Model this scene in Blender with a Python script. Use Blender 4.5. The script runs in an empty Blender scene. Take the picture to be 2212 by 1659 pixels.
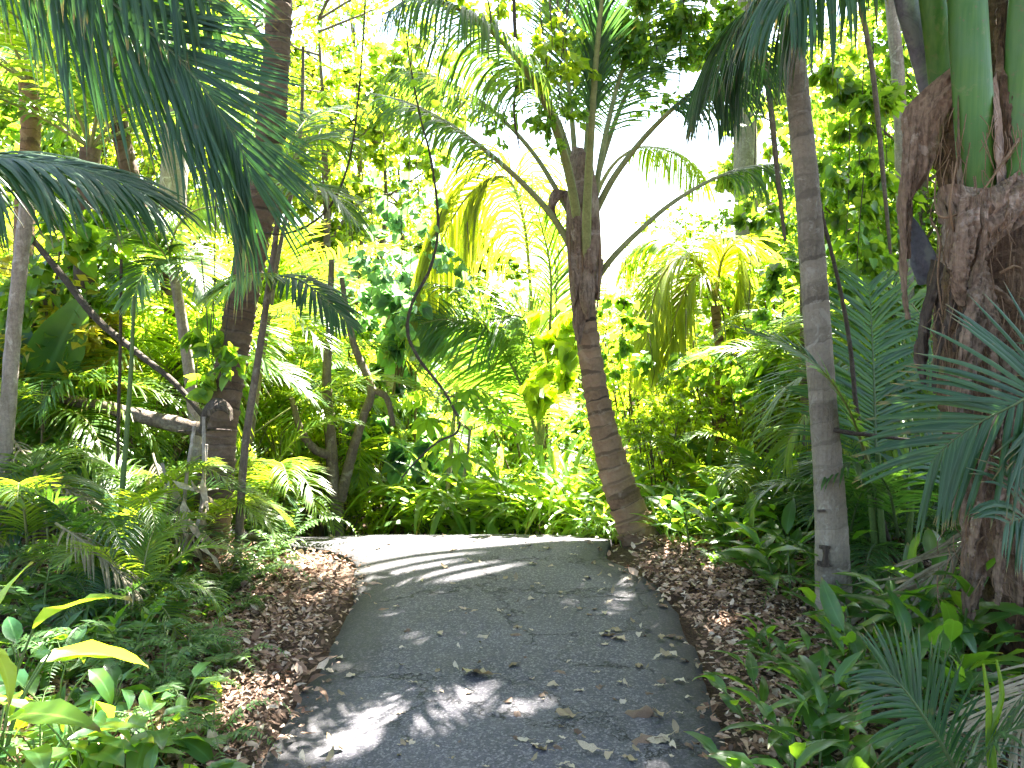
import bpy, math, random
import numpy as np
from math import radians, sin, cos, pi
rng = np.random.default_rng(11)
random.seed(5)
scene = bpy.context.scene
COL = scene.collection

# ------------------------------------------------------------------ camera
CAM_H, FPX, PW, PH, HOR = 1.65, 1944.0, 2212.0, 1659.0, 664.0
PITCH = math.atan((PH / 2 - HOR) / FPX)
cam_d = bpy.data.cameras.new("camera")
cam_d.sensor_fit = 'HORIZONTAL'
cam_d.sensor_width = 36.0
cam_d.lens = 36.0 * FPX / PW
cam_d.clip_start = 0.05
cam_d.clip_end = 3000
cam = bpy.data.objects.new("camera", cam_d)
cam.location = (0, 0, CAM_H)
cam.rotation_euler = (pi / 2 - PITCH, 0, 0)
COL.objects.link(cam)
scene.camera = cam


def W(u, v, Y):
    """a point at the distance Y in front of the camera, seen at (u, v)"""
    a, b = (u - PW / 2) / FPX, (PH / 2 - v) / FPX
    d = np.array([a, cos(PITCH) + b * sin(PITCH), -sin(PITCH) + b * cos(PITCH)])
    return np.array([0, 0, CAM_H]) + d * (Y / d[1])


def gz(x, y):
    x = np.asarray(x, float); y = np.asarray(y, float)
    t = np.clip(y - 6.15, 0, None)
    fall = -0.22 * np.minimum(t, 2.3) ** 1.35
    bump = 0.02 * np.sin(x * 2.3 + y * 1.1) + 0.015 * np.sin(y * 3.1 - x * 1.7)
    bump = bump * np.clip((np.abs(x) - 1.0) * 1.5, 0, 1)
    side = 0.05 * np.clip(np.abs(x) - 1.6, 0, 3)
    return fall + bump + side


def G(u, v):
    """ground point seen at (u, v) on the flat near ground"""
    a, b = (u - PW / 2) / FPX, (PH / 2 - v) / FPX
    d = np.array([a, cos(PITCH) + b * sin(PITCH), -sin(PITCH) + b * cos(PITCH)])
    k = -CAM_H / d[2]
    return np.array([d[0] * k, d[1] * k, 0.0])


def at(u, Y, dz=0.0):
    """ground position at the distance Y in the column u"""
    x = (u - PW / 2) / FPX * Y * 1.004
    return np.array([x, Y, float(gz(x, Y)) + dz])


# ------------------------------------------------------------------ mesh tools
class MB:
    def __init__(self):
        self.V, self.F, self.M, self.UV, self.n = [], [], [], [], 0

    def add(self, V, faces, mat=0, uv=None):
        V = np.asarray(V, float).reshape(-1, 3)
        for f in faces:
            f = np.asarray(f, int)
            self.F.append(f + self.n)
            self.M.append(np.full(len(f), mat, int))
            self.UV.append(uv[f] if uv is not None else None)
        self.V.append(V)
        self.n += len(V)

    def mesh(self, name, mats, origin=(0, 0, 0), smooth=True):
        me = bpy.data.meshes.new(name)
        V = np.concatenate(self.V) - np.asarray(origin, float)
        loops = np.concatenate([f.ravel() for f in self.F])
        tot = np.concatenate([np.full(len(f), f.shape[1], int) for f in self.F])
        start = np.concatenate([[0], np.cumsum(tot)[:-1]])
        me.vertices.add(len(V)); me.vertices.foreach_set('co', V.ravel())
        me.loops.add(len(loops)); me.loops.foreach_set('vertex_index', loops)
        me.polygons.add(len(tot))
        me.polygons.foreach_set('loop_start', start)
        me.polygons.foreach_set('loop_total', tot)
        for m in mats:
            me.materials.append(m)
        me.polygons.foreach_set('material_index', np.concatenate(self.M))
        me.polygons.foreach_set('use_smooth', np.full(len(tot), smooth, bool))
        if any(u is not None for u in self.UV):
            uv = np.concatenate([(u.reshape(-1, 2) if u is not None else np.zeros((f.size, 2))) for u, f in zip(self.UV, self.F)])
            me.uv_layers.new(name='uv').data.foreach_set('uv', uv.ravel())
        me.update(calc_edges=True)
        me.validate()
        return me

    def build(self, name, mats, parent=None, smooth=True):
        if not isinstance(mats, (list, tuple)):
            mats = [mats]
        org = np.array(wloc(parent)) if parent is not None else np.zeros(3)
        o = bpy.data.objects.new(name, self.mesh(name, mats, org, smooth))
        COL.objects.link(o)
        if parent is not None:
            o.parent = parent
        return o


def wloc(o):
    p = np.zeros(3)
    while o is not None:
        p = p + np.array(o.location)
        o = o.parent
    return p


def thing(name, label, cat, loc=(0, 0, 0), group=None):
    o = bpy.data.objects.new(name, None)
    o.empty_display_size = 0.1
    COL.objects.link(o)
    o.location = tuple(float(c) for c in loc)
    tag(o, label, cat, group)
    return o


def tag(o, label=None, cat=None, group=None, kind=None):
    if label: o['label'] = label
    if cat: o['category'] = cat
    if group: o['group'] = group
    if kind: o['kind'] = kind
    return o


def copy_tree(o, parent=None):
    c = o.copy()
    COL.objects.link(c)
    c.parent = parent
    for ch in list(o.children):
        copy_tree(ch, c)
    return c


def place(proto, used, loc, rz, sc, label, group=None, tilt=(0, 0)):
    """the first time moves the prototype itself, later a copy with copies of its parts"""
    o = proto if not used.get(proto.name) else copy_tree(proto)
    used[proto.name] = True
    o.location = tuple(float(c) for c in loc)
    o.rotation_euler = (tilt[0], tilt[1], rz)
    o.scale = (sc, sc, sc) if not isinstance(sc, (tuple, list)) else sc
    o['label'] = label
    if group: o['group'] = group
    return o


def nrm(a):
    return a / np.maximum(np.linalg.norm(a, axis=-1, keepdims=True), 1e-9)


def curve(pts, n):
    P = np.asarray(pts, float)
    if len(P) == 2:
        t = np.linspace(0, 1, n)[:, None]
        return P[0] * (1 - t) + P[1] * t
    Q = np.concatenate([[2 * P[0] - P[1]], P, [2 * P[-1] - P[-2]]])
    seg = np.linalg.norm(np.diff(P, axis=0), axis=1)
    cum = np.concatenate([[0], np.cumsum(seg)])
    s = np.linspace(0, cum[-1], n)
    i = np.clip(np.searchsorted(cum, s, side='right') - 1, 0, len(P) - 2)
    t = ((s - cum[i]) / np.maximum(seg[i], 1e-9))[:, None]
    p0, p1, p2, p3 = Q[i], Q[i + 1], Q[i + 2], Q[i + 3]
    return .5 * (2 * p1 + (p2 - p0) * t + (2 * p0 - 5 * p1 + 4 * p2 - p3) * t ** 2 + (3 * p1 - p0 - 3 * p2 + p3) * t ** 3)


def interp(vals, n):
    return np.interp(np.linspace(0, 1, n), np.linspace(0, 1, len(vals)), vals)


def ptframes(P, up=None):
    T = nrm(np.gradient(P, axis=0))
    A = np.zeros_like(P)
    a = np.array([1., 0, 0]) if up is None else np.asarray(up, float)
    if abs(T[0] @ nrm(a)) > .95: a = np.array([0., 1, 0])
    for i in range(len(P)):
        a = a - (a @ T[i]) * T[i]
        a = a / max(np.linalg.norm(a), 1e-9)
        A[i] = a
    return T, A, np.cross(T, A)


def grid_faces(n, m, wrap=True):
    i, j = np.meshgrid(np.arange(n - 1), np.arange(m if wrap else m - 1), indexing='ij')
    j2 = (j + 1) % m if wrap else j + 1
    return np.stack([i * m + j, i * m + j2, (i + 1) * m + j2, (i + 1) * m + j], -1).reshape(-1, 4)


def tube(mb, pts, radii, seg=8, n=None, mat=0, flat=1.0, up=None, wob=0.0, cap=True):
    P = curve(pts, n or max(4, len(pts) * 5))
    n = len(P)
    r = interp(radii, n) if np.ndim(radii) else np.full(n, radii)
    T, A, B = ptframes(P, up)
    th = np.arange(seg) / seg * 2 * pi
    R = r[:, None] * (1 + wob * rng.standard_normal((n, seg)))
    V = P[:, None] + R[..., None] * (A[:, None] * np.cos(th)[None, :, None] + flat * B[:, None] * np.sin(th)[None, :, None])
    L = np.concatenate([[0], np.cumsum(np.linalg.norm(np.diff(P, axis=0), axis=1))])
    uv = np.stack([np.broadcast_to(th / (2 * pi), (n, seg)), np.broadcast_to(L[:, None], (n, seg))], -1).reshape(-1, 2)
    mb.add(V, [grid_faces(n, seg)], mat, uv)
    if cap:
        for k in (0, n - 1):
            c = np.concatenate([V[k], [P[k]]])
            idx = np.stack([np.arange(seg), (np.arange(seg) + 1) % seg, np.full(seg, seg)], -1)
            mb.add(c, [idx if k else idx[:, ::-1]], mat, np.zeros((seg + 1, 2)))
    return P


def ring_trunk(mb, pts, radii, ring=.08, lip=.05, jag=.03, seg=22, step=.013, ecc=.04, mat=0):
    """a palm trunk with leaf-scar rings: every ring overhangs the one below it a little"""
    P = curve(pts, 60)
    L = np.linalg.norm(np.diff(P, axis=0), axis=1).sum()
    n = int(L / step)
    P = curve(pts, n)
    r = interp(radii, n)
    T, A, B = ptframes(P)
    th = np.arange(seg) / seg * 2 * pi
    s = np.linspace(0, L, n)
    k0 = np.floor(s / ring).astype(int)
    K = k0.max() + 3
    edge = np.sort(np.arange(K) * ring + rng.uniform(-.22, .22, K) * ring)
    ph = rng.uniform(0, 2 * pi, K)
    tl = rng.uniform(.05, .3, K) * ring
    SS = s[:, None] + .02 * ring * rng.standard_normal((1, seg)) + .16 * ring * np.sin(th * 2 + 1.3)[None] + .1 * ring * np.sin(th * 3)[None]
    k = np.clip(np.searchsorted(edge, SS.ravel(), side='right') - 1, 0, K - 2).reshape(SS.shape)
    f = (SS - edge[k]) / np.maximum(edge[k + 1] - edge[k], 1e-4)
    f = np.clip(f + (tl[k] / ring) * np.sin(th[None] + ph[k]), 0, 1)
    jn = rng.uniform(0, 1, (K, seg))
    R = r[:, None] * (1 + lip * (f ** 2.2) * (.7 + .6 * jn[k, np.arange(seg)[None]]) + jag * jn[(k + 3) % K, np.arange(seg)[None]] * (f > .72))
    R = R * (1 + ecc * np.sin(2 * th + 1)[None] + .02 * np.sin(s * 3.1)[:, None])
    V = P[:, None] + R[..., None] * (A[:, None] * np.cos(th)[None, :, None] + B[:, None] * np.sin(th)[None, :, None])
    uv = np.stack([np.broadcast_to(th / (2 * pi), (n, seg)), k + np.clip(f, 0, .995)], -1).reshape(-1, 2)
    mb.add(V, [grid_faces(n, seg)], mat, uv)
    return P


def ribbon(mb, A, B, n=40, m=7, bulge=0.03, crump=.006, normal=(0, -1, 0), mat=0, thick=0.004, tear=0.0):
    """a thin leathery sheet between two edge curves, crumpled, with a little thickness"""
    a, b = curve(A, n), curve(B, n)
    t = np.linspace(0, 1, m)[None, :, None]
    V = a[:, None] * (1 - t) + b[:, None] * t
    nn = np.asarray(normal, float)
    u = np.linspace(0, 1, n)
    pr = np.sin(t[..., 0] * pi) * bulge + crump * (np.sin(t[..., 0] * 17 + 3 * np.sin(u * 9)[:, None] + rng.uniform(0, 6)) + .6 * np.sin(t[..., 0] * 31 + u[:, None] * 5 + 1)) + crump * .5 * rng.standard_normal((n, m))
    V = V + pr[..., None] * nn
    f = grid_faces(n, m, False)
    uv = np.stack([np.broadcast_to(t[..., 0], (n, m)), np.broadcast_to(u[:, None], (n, m))], -1).reshape(-1, 2)
    V2 = V - thick * nn
    mb.add(V, [f], mat, uv)
    mb.add(V2, [f[:, ::-1]], mat, uv)
    # rims
    for e in (np.arange(n) * m, np.arange(n) * m + m - 1):
        pair = np.concatenate([V.reshape(-1, 3)[e], V2.reshape(-1, 3)[e]])
        i = np.arange(n - 1)
        mb.add(pair, [np.stack([i, i + 1, i + 1 + n, i + n], -1)], mat, np.zeros((2 * n, 2)))


# ------------------------------------------------------------------ leaves
def blade(width, rows=5, droop=.25, fold=.25, wave=.0, peak=.4, curl=0.0):
    """a leaf of unit length along +y: rows of left edge, midrib, right edge"""
    t = np.linspace(0, 1, rows)
    prof = (np.sin(pi * t ** (math.log(.5) / math.log(peak)))) ** .85
    prof[0], prof[-1] = .06, .02
    V = []
    for i, (ti, w) in enumerate(zip(t, prof)):
        z = -droop * ti ** 2
        y = ti - droop ** 2 * ti ** 3 * .6
        h = w * width * .5
        wv = wave * math.sin(i * 2.4)
        V += [(-h, y, z + fold * h + wv), (0, y, z), (h, y, z + fold * h - wv)]
    V = np.array(V)
    uv = np.array([(x, ti) for ti in t for x in (0, .5, 1)])
    return V, [grid_faces(rows, 3, False)], uv


def diamond(width, droop=.12, fold=.25, mid=.42):
    h = width / 2
    V = np.array([(0, 0, 0), (-h, mid, fold * h), (0, mid, 0), (h, mid, fold * h), (0, 1, -droop)])
    return V, [np.array([(0, 2, 1), (0, 3, 2), (1, 2, 4), (2, 3, 4)])], np.array([(.5, 0), (0, .5), (.5, .5), (1, .5), (.5, 1.)])


def heart(width=.9, droop=.15, fold=.18):
    L = [(-.16, -.1), (-.42, -.02), (-.5, .25), (-.3, .66)]
    V = [(0, .02, 0), (0, 1, -droop)]
    for x, y in L: V.append((x * width, y, fold * abs(x) - droop * y * y))
    for x, y in L: V.append((-x * width, y, fold * abs(x) - droop * y * y))
    f = [np.array([(0, 1, 5, 4, 3, 2), (0, 6, 7, 8, 9, 1)])]
    uv = np.array([(.5, 0), (.5, 1)] + [(.5 + x, y) for x, y in L] + [(.5 - x, y) for x, y in L])
    return np.array(V), f, uv


def scatter(mb, tmpl, P, D, N, S, mat=0):
    V0, F0, UV0 = tmpl
    P, D, N = np.asarray(P, float), nrm(np.asarray(D, float)), np.asarray(N, float)
    Z = nrm(N - (N * D).sum(-1, keepdims=True) * D)
    X = np.cross(D, Z)
    R = np.stack([X, D, Z], 1)                     # rows
    V = P[:, None] + np.asarray(S)[:, None, None] * np.einsum('kj,njc->nkc', V0, R)
    k = len(V0)
    off = (np.arange(len(P)) * k)[:, None, None]
    mb.add(V.reshape(-1, 3), [(f[None] + off).reshape(-1, f.shape[1]) for f in F0], mat, np.tile(UV0, (len(P), 1)))


def cloud(mb, tmpl, centers, rads, n, size, up=.6, droop=.35, clump=0, jit=.35, mat=0, squash=.8, keep=None):
    """leaves in clumps spread through ellipsoids: most near the surface of every clump"""
    C = np.asarray(centers, float).reshape(-1, 3)
    Rr = np.asarray(rads, float)
    if Rr.ndim == 1: Rr = np.repeat(Rr[:, None], 3, 1) * np.array([1, 1, squash])
    vol = Rr.prod(1) ** (2 / 3)
    i = rng.choice(len(C), n, p=vol / vol.sum())
    d = nrm(rng.standard_normal((n, 3)))
    if clump:
        hub = nrm(rng.standard_normal((len(C), clump, 3))) * (rng.uniform(.25, 1.0, (len(C), clump, 1)))
        h = hub[i, rng.integers(0, clump, n)]
        q = h + d * (np.abs(rng.standard_normal((n, 1))) * .17)
    else:
        q = d * rng.uniform(.0, 1, (n, 1)) ** .45
    P = C[i] + q * Rr[i]
    out = nrm(q + 1e-3)
    D = nrm(out * np.array([1, 1, .4]) + np.array([0, 0, -droop]) + jit * 1.4 * rng.standard_normal((n, 3)))
    N = nrm(np.array([0, 0, up]) + out * .5 + jit * 1.3 * rng.standard_normal((n, 3)))
    S = size * rng.uniform(.6, 1.25, n)
    if keep is not None:
        k = keep(P)
        P, D, N, S = P[k], D[k], N[k], S[k]
    scatter(mb, tmpl, P, D, N, S, mat)


def frond(root, pts, L, w, n=60, a0=60, a1=28, normal=None, droop=.5, lift=.15, start=.18, r0=.018, rows=5,
          mats=None, jit=.06, tipl=.35, sides=(1, 1), fold=.35, gap=0.0, name='frond', nr=60, label=None, rtip=.12, seg=8, stiff=0.0):
    """one pinnate frond: leaflets in the frond's mesh, the rachis as its sub-part"""
    P = curve(pts, nr)
    T = nrm(np.gradient(P, axis=0))
    mb = MB()
    tt = np.linspace(start, .985, n)
    for si, side in enumerate((-1, 1)):
        if sides[si] <= 0: continue
        t = np.clip(tt + rng.uniform(-.3, .3, n) / n, 0, 1)
        if gap: t = t[rng.uniform(0, 1, n) > gap]
        k = len(t)
        x = t * (nr - 1)
        i = np.clip(x.astype(int), 0, nr - 2)
        f = (x - i)[:, None]
        p = P[i] * (1 - f) + P[i + 1] * f
        tan = nrm(T[i] * (1 - f) + T[i + 1] * f)
        if normal is None:
            nn = np.tile(np.array([0, 0, 1.]), (k, 1))
        else:
            nn = np.tile(np.asarray(normal, float), (k, 1))
        nn = nrm(nn - (nn * tan).sum(1, keepdims=True) * tan)
        S = np.cross(tan, nn) * side
        ss = (t - start) / (1 - start)
        prof = np.interp(ss, [0, .08, .3, .7, 1], [.55, .8, 1, .85, tipl]) * rng.uniform(.92, 1.06, k) * sides[si]
        ang = np.radians(a0 + (a1 - a0) * ss + rng.normal(0, 3.5, k))[:, None]
        d = nrm(tan * np.cos(ang) + S * np.sin(ang) + nn * lift + jit * rng.standard_normal((k, 3)))
        seglen = (L * prof / (rows - 1))[:, None]
        wid = np.interp(np.linspace(0, 1, rows), [0, .15, .5, .85, 1], [.5, 1, .9, .5, .05]) * w / 2
        V = np.zeros((k, rows, 3, 3))
        q = p.copy()
        dr = droop * rng.uniform(.7, 1.3, (k, 1))
        for r in range(rows):
            lat = nrm(np.cross(d, nn))
            upv = np.cross(lat, d)
            ww = wid[r] * (prof[:, None] ** .5)
            V[:, r, 1] = q
            V[:, r, 0] = q - lat * ww - upv * ww * fold
            V[:, r, 2] = q + lat * ww - upv * ww * fold
            q = q + d * seglen
            d = nrm(d + np.array([0, 0, -1.]) * dr * (1.0 / (rows - 1)) + .02 * rng.standard_normal((k, 3)))
        g = grid_faces(rows, 3, False)
        uv = np.array([(a, b) for b in np.linspace(0, 1, rows) for a in (0, .5, 1)])
        F = (g[None] + (np.arange(k) * rows * 3)[:, None, None]).reshape(-1, 4)
        mb.add(V.reshape(-1, 3), [F], 0, np.tile(uv, (k, 1)))
    o = mb.build(name, mats[0], root)
    if label: o['label'] = label
    mr = MB()
    tube(mr, P, [r0, r0 * .75, r0 * .5, r0 * rtip], seg=seg, n=nr, flat=.7)
    mr.build('rachis', mats[1], o)
    return o


def arc(base, az, el, length, sag=1.0, n=9):
    """rachis control points of a frond that leaves its crown at the elevation el and bends over"""
    p = np.array(base, float); e = el; out = [p.copy()]
    st = length / (n - 1)
    for i in range(n - 1):
        out.append(out[-1] + st * np.array([cos(e) * sin(az), cos(e) * cos(az), sin(e)]))
        e -= sag * (i + 1) / (n * 2.2)
    return np.array(out)
# ------------------------------------------------------------------ materials
def newmat(name):
    m = bpy.data.materials.new(name)
    m.use_nodes = True
    nt = m.node_tree
    nt.nodes.clear()
    out = nt.nodes.new('ShaderNodeOutputMaterial')
    return m, nt, out


def N(nt, typ, **kw):
    n = nt.nodes.new(typ)
    for k, v in kw.items():
        setattr(n, k, v)
    return n


def mixc(nt, fac, a, b, mode='MIX'):
    n = N(nt, 'ShaderNodeMix', data_type='RGBA', blend_type=mode)
    for sock, v in ((n.inputs[0], fac), (n.inputs[6], a), (n.inputs[7], b)):
        if isinstance(v, (int, float)): sock.default_value = v
        elif isinstance(v, (tuple, list)): sock.default_value = (*v[:3], 1)
        else: nt.links.new(v, sock)
    return n.outputs[2]


def ramp(nt, src, stops):
    r = N(nt, 'ShaderNodeValToRGB')
    el = r.color_ramp.elements
    while len(el) < len(stops): el.new(.5)
    for e, (p, c) in zip(el, stops):
        e.position = p
        e.color = (*c[:3], 1) if isinstance(c, (tuple, list)) else (c, c, c, 1)
    nt.links.new(src, r.inputs[0])
    return r.outputs[0]


def noise(nt, scale, detail=4, rough=.6, vec=None, dist=0.0):
    n = N(nt, 'ShaderNodeTexNoise')
    n.inputs['Scale'].default_value = scale
    n.inputs['Detail'].default_value = detail
    n.inputs['Roughness'].default_value = rough
    n.inputs['Distortion'].default_value = dist
    if vec is not None: nt.links.new(vec, n.inputs['Vector'])
    return n.outputs[0]


def math_(nt, op, a, b=0.0):
    n = N(nt, 'ShaderNodeMath', operation=op)
    for s, v in ((n.inputs[0], a), (n.inputs[1], b)):
        if isinstance(v, (int, float)): s.default_value = v
        else: nt.links.new(v, s)
    return n.outputs[0]


def objco(nt):
    return N(nt, 'ShaderNodeTexCoord').outputs['Object']


def bump(nt, h, strength=.5, dist=.01):
    b = N(nt, 'ShaderNodeBump')
    b.inputs['Strength'].default_value = strength
    b.inputs['Distance'].default_value = dist
    nt.links.new(h, b.inputs['Height'])
    return b.outputs[0]


def leafmat(name, c1, c2, t1, t2, rough=.38, trans=.45, rib=True, spec=.5, spots=.0):
    """thin leaf: glossy diffuse face plus light let through; every leaf has its own hue between the two colours"""
    m, nt, out = newmat(name)
    geo = N(nt, 'ShaderNodeNewGeometry')
    isl = geo.outputs['Random Per Island']
    oi = N(nt, 'ShaderNodeObjectInfo').outputs['Random']
    f = math_(nt, 'FRACT', math_(nt, 'ADD', isl, math_(nt, 'MULTIPLY', oi, .6)))
    f = math_(nt, 'POWER', f, 1.3)
    nz = noise(nt, 9.0, 3, .6, objco(nt))
    fac = math_(nt, 'ADD', math_(nt, 'MULTIPLY', f, .75), math_(nt, 'MULTIPLY', math_(nt, 'SUBTRACT', nz, .4), .7))
    n = nt.nodes[-1]; n.use_clamp = True
    col = mixc(nt, fac, c1, c2)
    tcol = mixc(nt, fac, t1, t2)
    if rib:
        uv = N(nt, 'ShaderNodeUVMap').outputs[0]
        sx = N(nt, 'ShaderNodeSeparateXYZ'); nt.links.new(uv, sx.inputs[0])
        d = math_(nt, 'ABSOLUTE', math_(nt, 'SUBTRACT', sx.outputs[0], .5))
        rb = ramp(nt, d, [(0.0, 1.0), (.035, .8), (.06, 0.0)])
        col = mixc(nt, math_(nt, 'MULTIPLY', rb, .45), col, tuple(min(1, x * 2.2 + .03) for x in c2))
    if rib:
        tip = math_(nt, 'ADD', sx.outputs[1], math_(nt, 'MULTIPLY', math_(nt, 'SUBTRACT', nz, .5), .5))
        tp = ramp(nt, tip, [(.0, 0.0), (.9, 0.0), (1.0, .8)])
        col = mixc(nt, tp, col, (.17, .12, .04))
        tcol = mixc(nt, tp, tcol, (.35, .22, .05))
    if spots:
        sp = ramp(nt, noise(nt, 26, 2, .5, objco(nt)), [(.66, 0.0), (.72, 1.0)])
        col = mixc(nt, math_(nt, 'MULTIPLY', sp, spots), col, (.16, .10, .03))
    p = N(nt, 'ShaderNodeBsdfPrincipled')
    nt.links.new(col, p.inputs['Base Color'])
    p.inputs['Roughness'].default_value = rough
    p.inputs['Specular IOR Level'].default_value = spec
    t = N(nt, 'ShaderNodeBsdfTranslucent')
    nt.links.new(tcol, t.inputs['Color'])
    mx = N(nt, 'ShaderNodeMixShader')
    mx.inputs[0].default_value = trans
    nt.links.new(p.outputs[0], mx.inputs[1]); nt.links.new(t.outputs[0], mx.inputs[2])
    nt.links.new(mx.outputs[0], out.inputs['Surface'])
    return m


def barkmat(name, c1, c2, c3=None, scale=9, lichen=0.0, rings=False, rough=.85, bstr=.7, ringdark=.3, streak=0.0):
    m, nt, out = newmat(name)
    co = objco(nt)
    n1 = noise(nt, scale, 6, .65, co, .4)
    n2 = noise(nt, scale * 6, 5, .7, co)
    col = mixc(nt, ramp(nt, n1, [(.3, 0.0), (.7, 1.0)]), c1, c2)
    col = mixc(nt, ramp(nt, n2, [(.42, 0.0), (.75, .7)]), col, tuple(x * .45 for x in c1))
    h = math_(nt, 'ADD', n1, n2)
    if streak:
        mp = N(nt, 'ShaderNodeMapping'); mp.inputs['Scale'].default_value = (60, 60, 3)
        nt.links.new(co, mp.inputs[0])
        st = noise(nt, 1.0, 4, .6, mp.outputs[0])
        col = mixc(nt, ramp(nt, st, [(.45, 0.0), (.65, streak)]), col, tuple(x * .4 for x in c1))
        h = math_(nt, 'ADD', h, st)
    if rings:
        uv = N(nt, 'ShaderNodeUVMap').outputs[0]
        sx = N(nt, 'ShaderNodeSeparateXYZ'); nt.links.new(uv, sx.inputs[0])
        fr = math_(nt, 'FRACT', sx.outputs[1])
        rg = ramp(nt, fr, [(0.0, 1.0), (.10, 1.0), (.17, 0.0), (.86, 0.0), (1.0, .55)])
        col = mixc(nt, math_(nt, 'MULTIPLY', rg, 1 - ringdark), col, tuple(x * ringdark for x in c1))
        fl = math_(nt, 'FLOOR', sx.outputs[1])
        wn = N(nt, 'ShaderNodeTexWhiteNoise', noise_dimensions='1D'); nt.links.new(fl, wn.inputs['W'])
        col = mixc(nt, math_(nt, 'MULTIPLY', wn.outputs['Value'], .35), col, tuple(min(1, x * 1.7) for x in c2))
    if c3 is not None:
        n3 = noise(nt, scale * .9, 5, .7, co, .8)
        col = mixc(nt, ramp(nt, n3, [(.56, 0.0), (.64, lichen)]), col, c3)
    p = N(nt, 'ShaderNodeBsdfPrincipled')
    nt.links.new(col, p.inputs['Base Color'])
    p.inputs['Roughness'].default_value = rough
    p.inputs['Specular IOR Level'].default_value = .25
    nt.links.new(bump(nt, h, bstr, .012), p.inputs['Normal'])
    nt.links.new(p.outputs[0], out.inputs['Surface'])
    return m


def drymat(name, stops, rough=.7, trans=.15, scale=30):
    m, nt, out = newmat(name)
    geo = N(nt, 'ShaderNodeNewGeometry')
    isl = geo.outputs['Random Per Island']
    oi = N(nt, 'ShaderNodeObjectInfo').outputs['Random']
    f = math_(nt, 'FRACT', math_(nt, 'ADD', isl, oi))
    col = ramp(nt, f, stops)
    nz = noise(nt, scale, 4, .7, objco(nt))
    col = mixc(nt, ramp(nt, nz, [(.35, 0.0), (.7, .6)]), col, (.05, .03, .018))
    p = N(nt, 'ShaderNodeBsdfPrincipled')
    nt.links.new(col, p.inputs['Base Color'])
    p.inputs['Roughness'].default_value = rough
    p.inputs['Specular IOR Level'].default_value = .35
    nt.links.new(bump(nt, nz, .4, .004), p.inputs['Normal'])
    t = N(nt, 'ShaderNodeBsdfTranslucent'); nt.links.new(col, t.inputs['Color'])
    mx = N(nt, 'ShaderNodeMixShader'); mx.inputs[0].default_value = trans
    nt.links.new(p.outputs[0], mx.inputs[1]); nt.links.new(t.outputs[0], mx.inputs[2])
    nt.links.new(mx.outputs[0], out.inputs['Surface'])
    return m


M = {}
#                         face dark         face light         through 1         through 2
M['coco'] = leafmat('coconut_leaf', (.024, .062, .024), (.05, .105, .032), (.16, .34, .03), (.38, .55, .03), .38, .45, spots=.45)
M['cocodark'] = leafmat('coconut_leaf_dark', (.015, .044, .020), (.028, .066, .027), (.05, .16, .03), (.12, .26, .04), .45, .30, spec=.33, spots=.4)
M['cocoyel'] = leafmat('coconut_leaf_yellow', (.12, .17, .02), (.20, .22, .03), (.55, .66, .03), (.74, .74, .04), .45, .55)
M['areca'] = leafmat('areca_leaf', (.035, .095, .015), (.085, .16, .02), (.32, .50, .02), (.62, .74, .03), .36, .55)
M['arecadark'] = leafmat('areca_leaf_dark', (.018, .055, .018), (.032, .085, .025), (.10, .26, .02), (.20, .38, .03), .34, .4)
M['heart'] = leafmat('vine_leaf', (.028, .080, .018), (.06, .13, .022), (.26, .50, .02), (.56, .72, .03), .36, .52)
M['heartblue'] = leafmat('vine_leaf_bluish', (.045, .11, .065), (.08, .16, .095), (.20, .46, .14), (.36, .6, .16), .33, .42)
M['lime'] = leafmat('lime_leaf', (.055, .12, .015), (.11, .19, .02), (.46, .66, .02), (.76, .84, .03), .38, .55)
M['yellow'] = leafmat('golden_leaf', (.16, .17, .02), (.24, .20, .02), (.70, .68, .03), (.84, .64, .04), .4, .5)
M['mid'] = leafmat('green_leaf', (.03, .085, .02), (.055, .125, .025), (.26, .50, .03), (.52, .70, .03), .36, .5)
M['ginger'] = leafmat('ginger_leaf', (.020, .065, .016), (.045, .115, .020), (.16, .38, .015), (.36, .56, .02), .3, .42, spots=.3)
M['strap'] = leafmat('strap_leaf', (.04, .11, .02), (.08, .16, .03), (.36, .60, .03), (.66, .80, .05), .33, .52)
M['aroid'] = leafmat('broad_leaf', (.025, .085, .03), (.055, .125, .04), (.22, .48, .02), (.48, .68, .03), .28, .42)
M['fern'] = leafmat('fern_leaf', (.03, .085, .025), (.06, .13, .035), (.2, .42, .03), (.4, .6, .03), .42, .42)
M['canopy'] = leafmat('canopy_leaf', (.03, .085, .02), (.055, .125, .025), (.16, .34, .02), (.3, .45, .03), .4, .4)
M['far'] = leafmat('far_leaf', (.04, .10, .02), (.08, .15, .025), (.34, .54, .03), (.62, .72, .04), .45, .5)
M['rachis'] = barkmat('green_rachis', (.17, .18, .065), (.27, .265, .11), scale=12, rough=.45, bstr=.15)
M['rachisdark'] = barkmat('dark_rachis', (.05, .085, .03), (.09, .13, .05), scale=12, rough=.45, bstr=.15)
M['rachisyel'] = barkmat('yellow_rachis', (.26, .24, .06), (.36, .33, .10), scale=12, rough=.45, bstr=.15)
M['cocobark'] = barkmat('coconut_bark', (.13, .078, .045), (.25, .155, .092), (.34, .25, .17), 8, .4, True, ringdark=.13)
M['cocobarkdark'] = barkmat('coconut_bark_dark', (.07, .046, .031), (.14, .096, .066), (.20, .15, .11), 8, .4, True, ringdark=.3)
M['greybark'] = barkmat('grey_ringed_bark', (.155, .125, .095), (.25, .21, .165), (.36, .325, .27), 11, .6, True, ringdark=.45, bstr=.8, streak=.3)
M['bark'] = barkmat('brown_bark', (.10, .075, .055), (.19, .15, .11), (.30, .27, .21), 10, .5, streak=.4)
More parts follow.
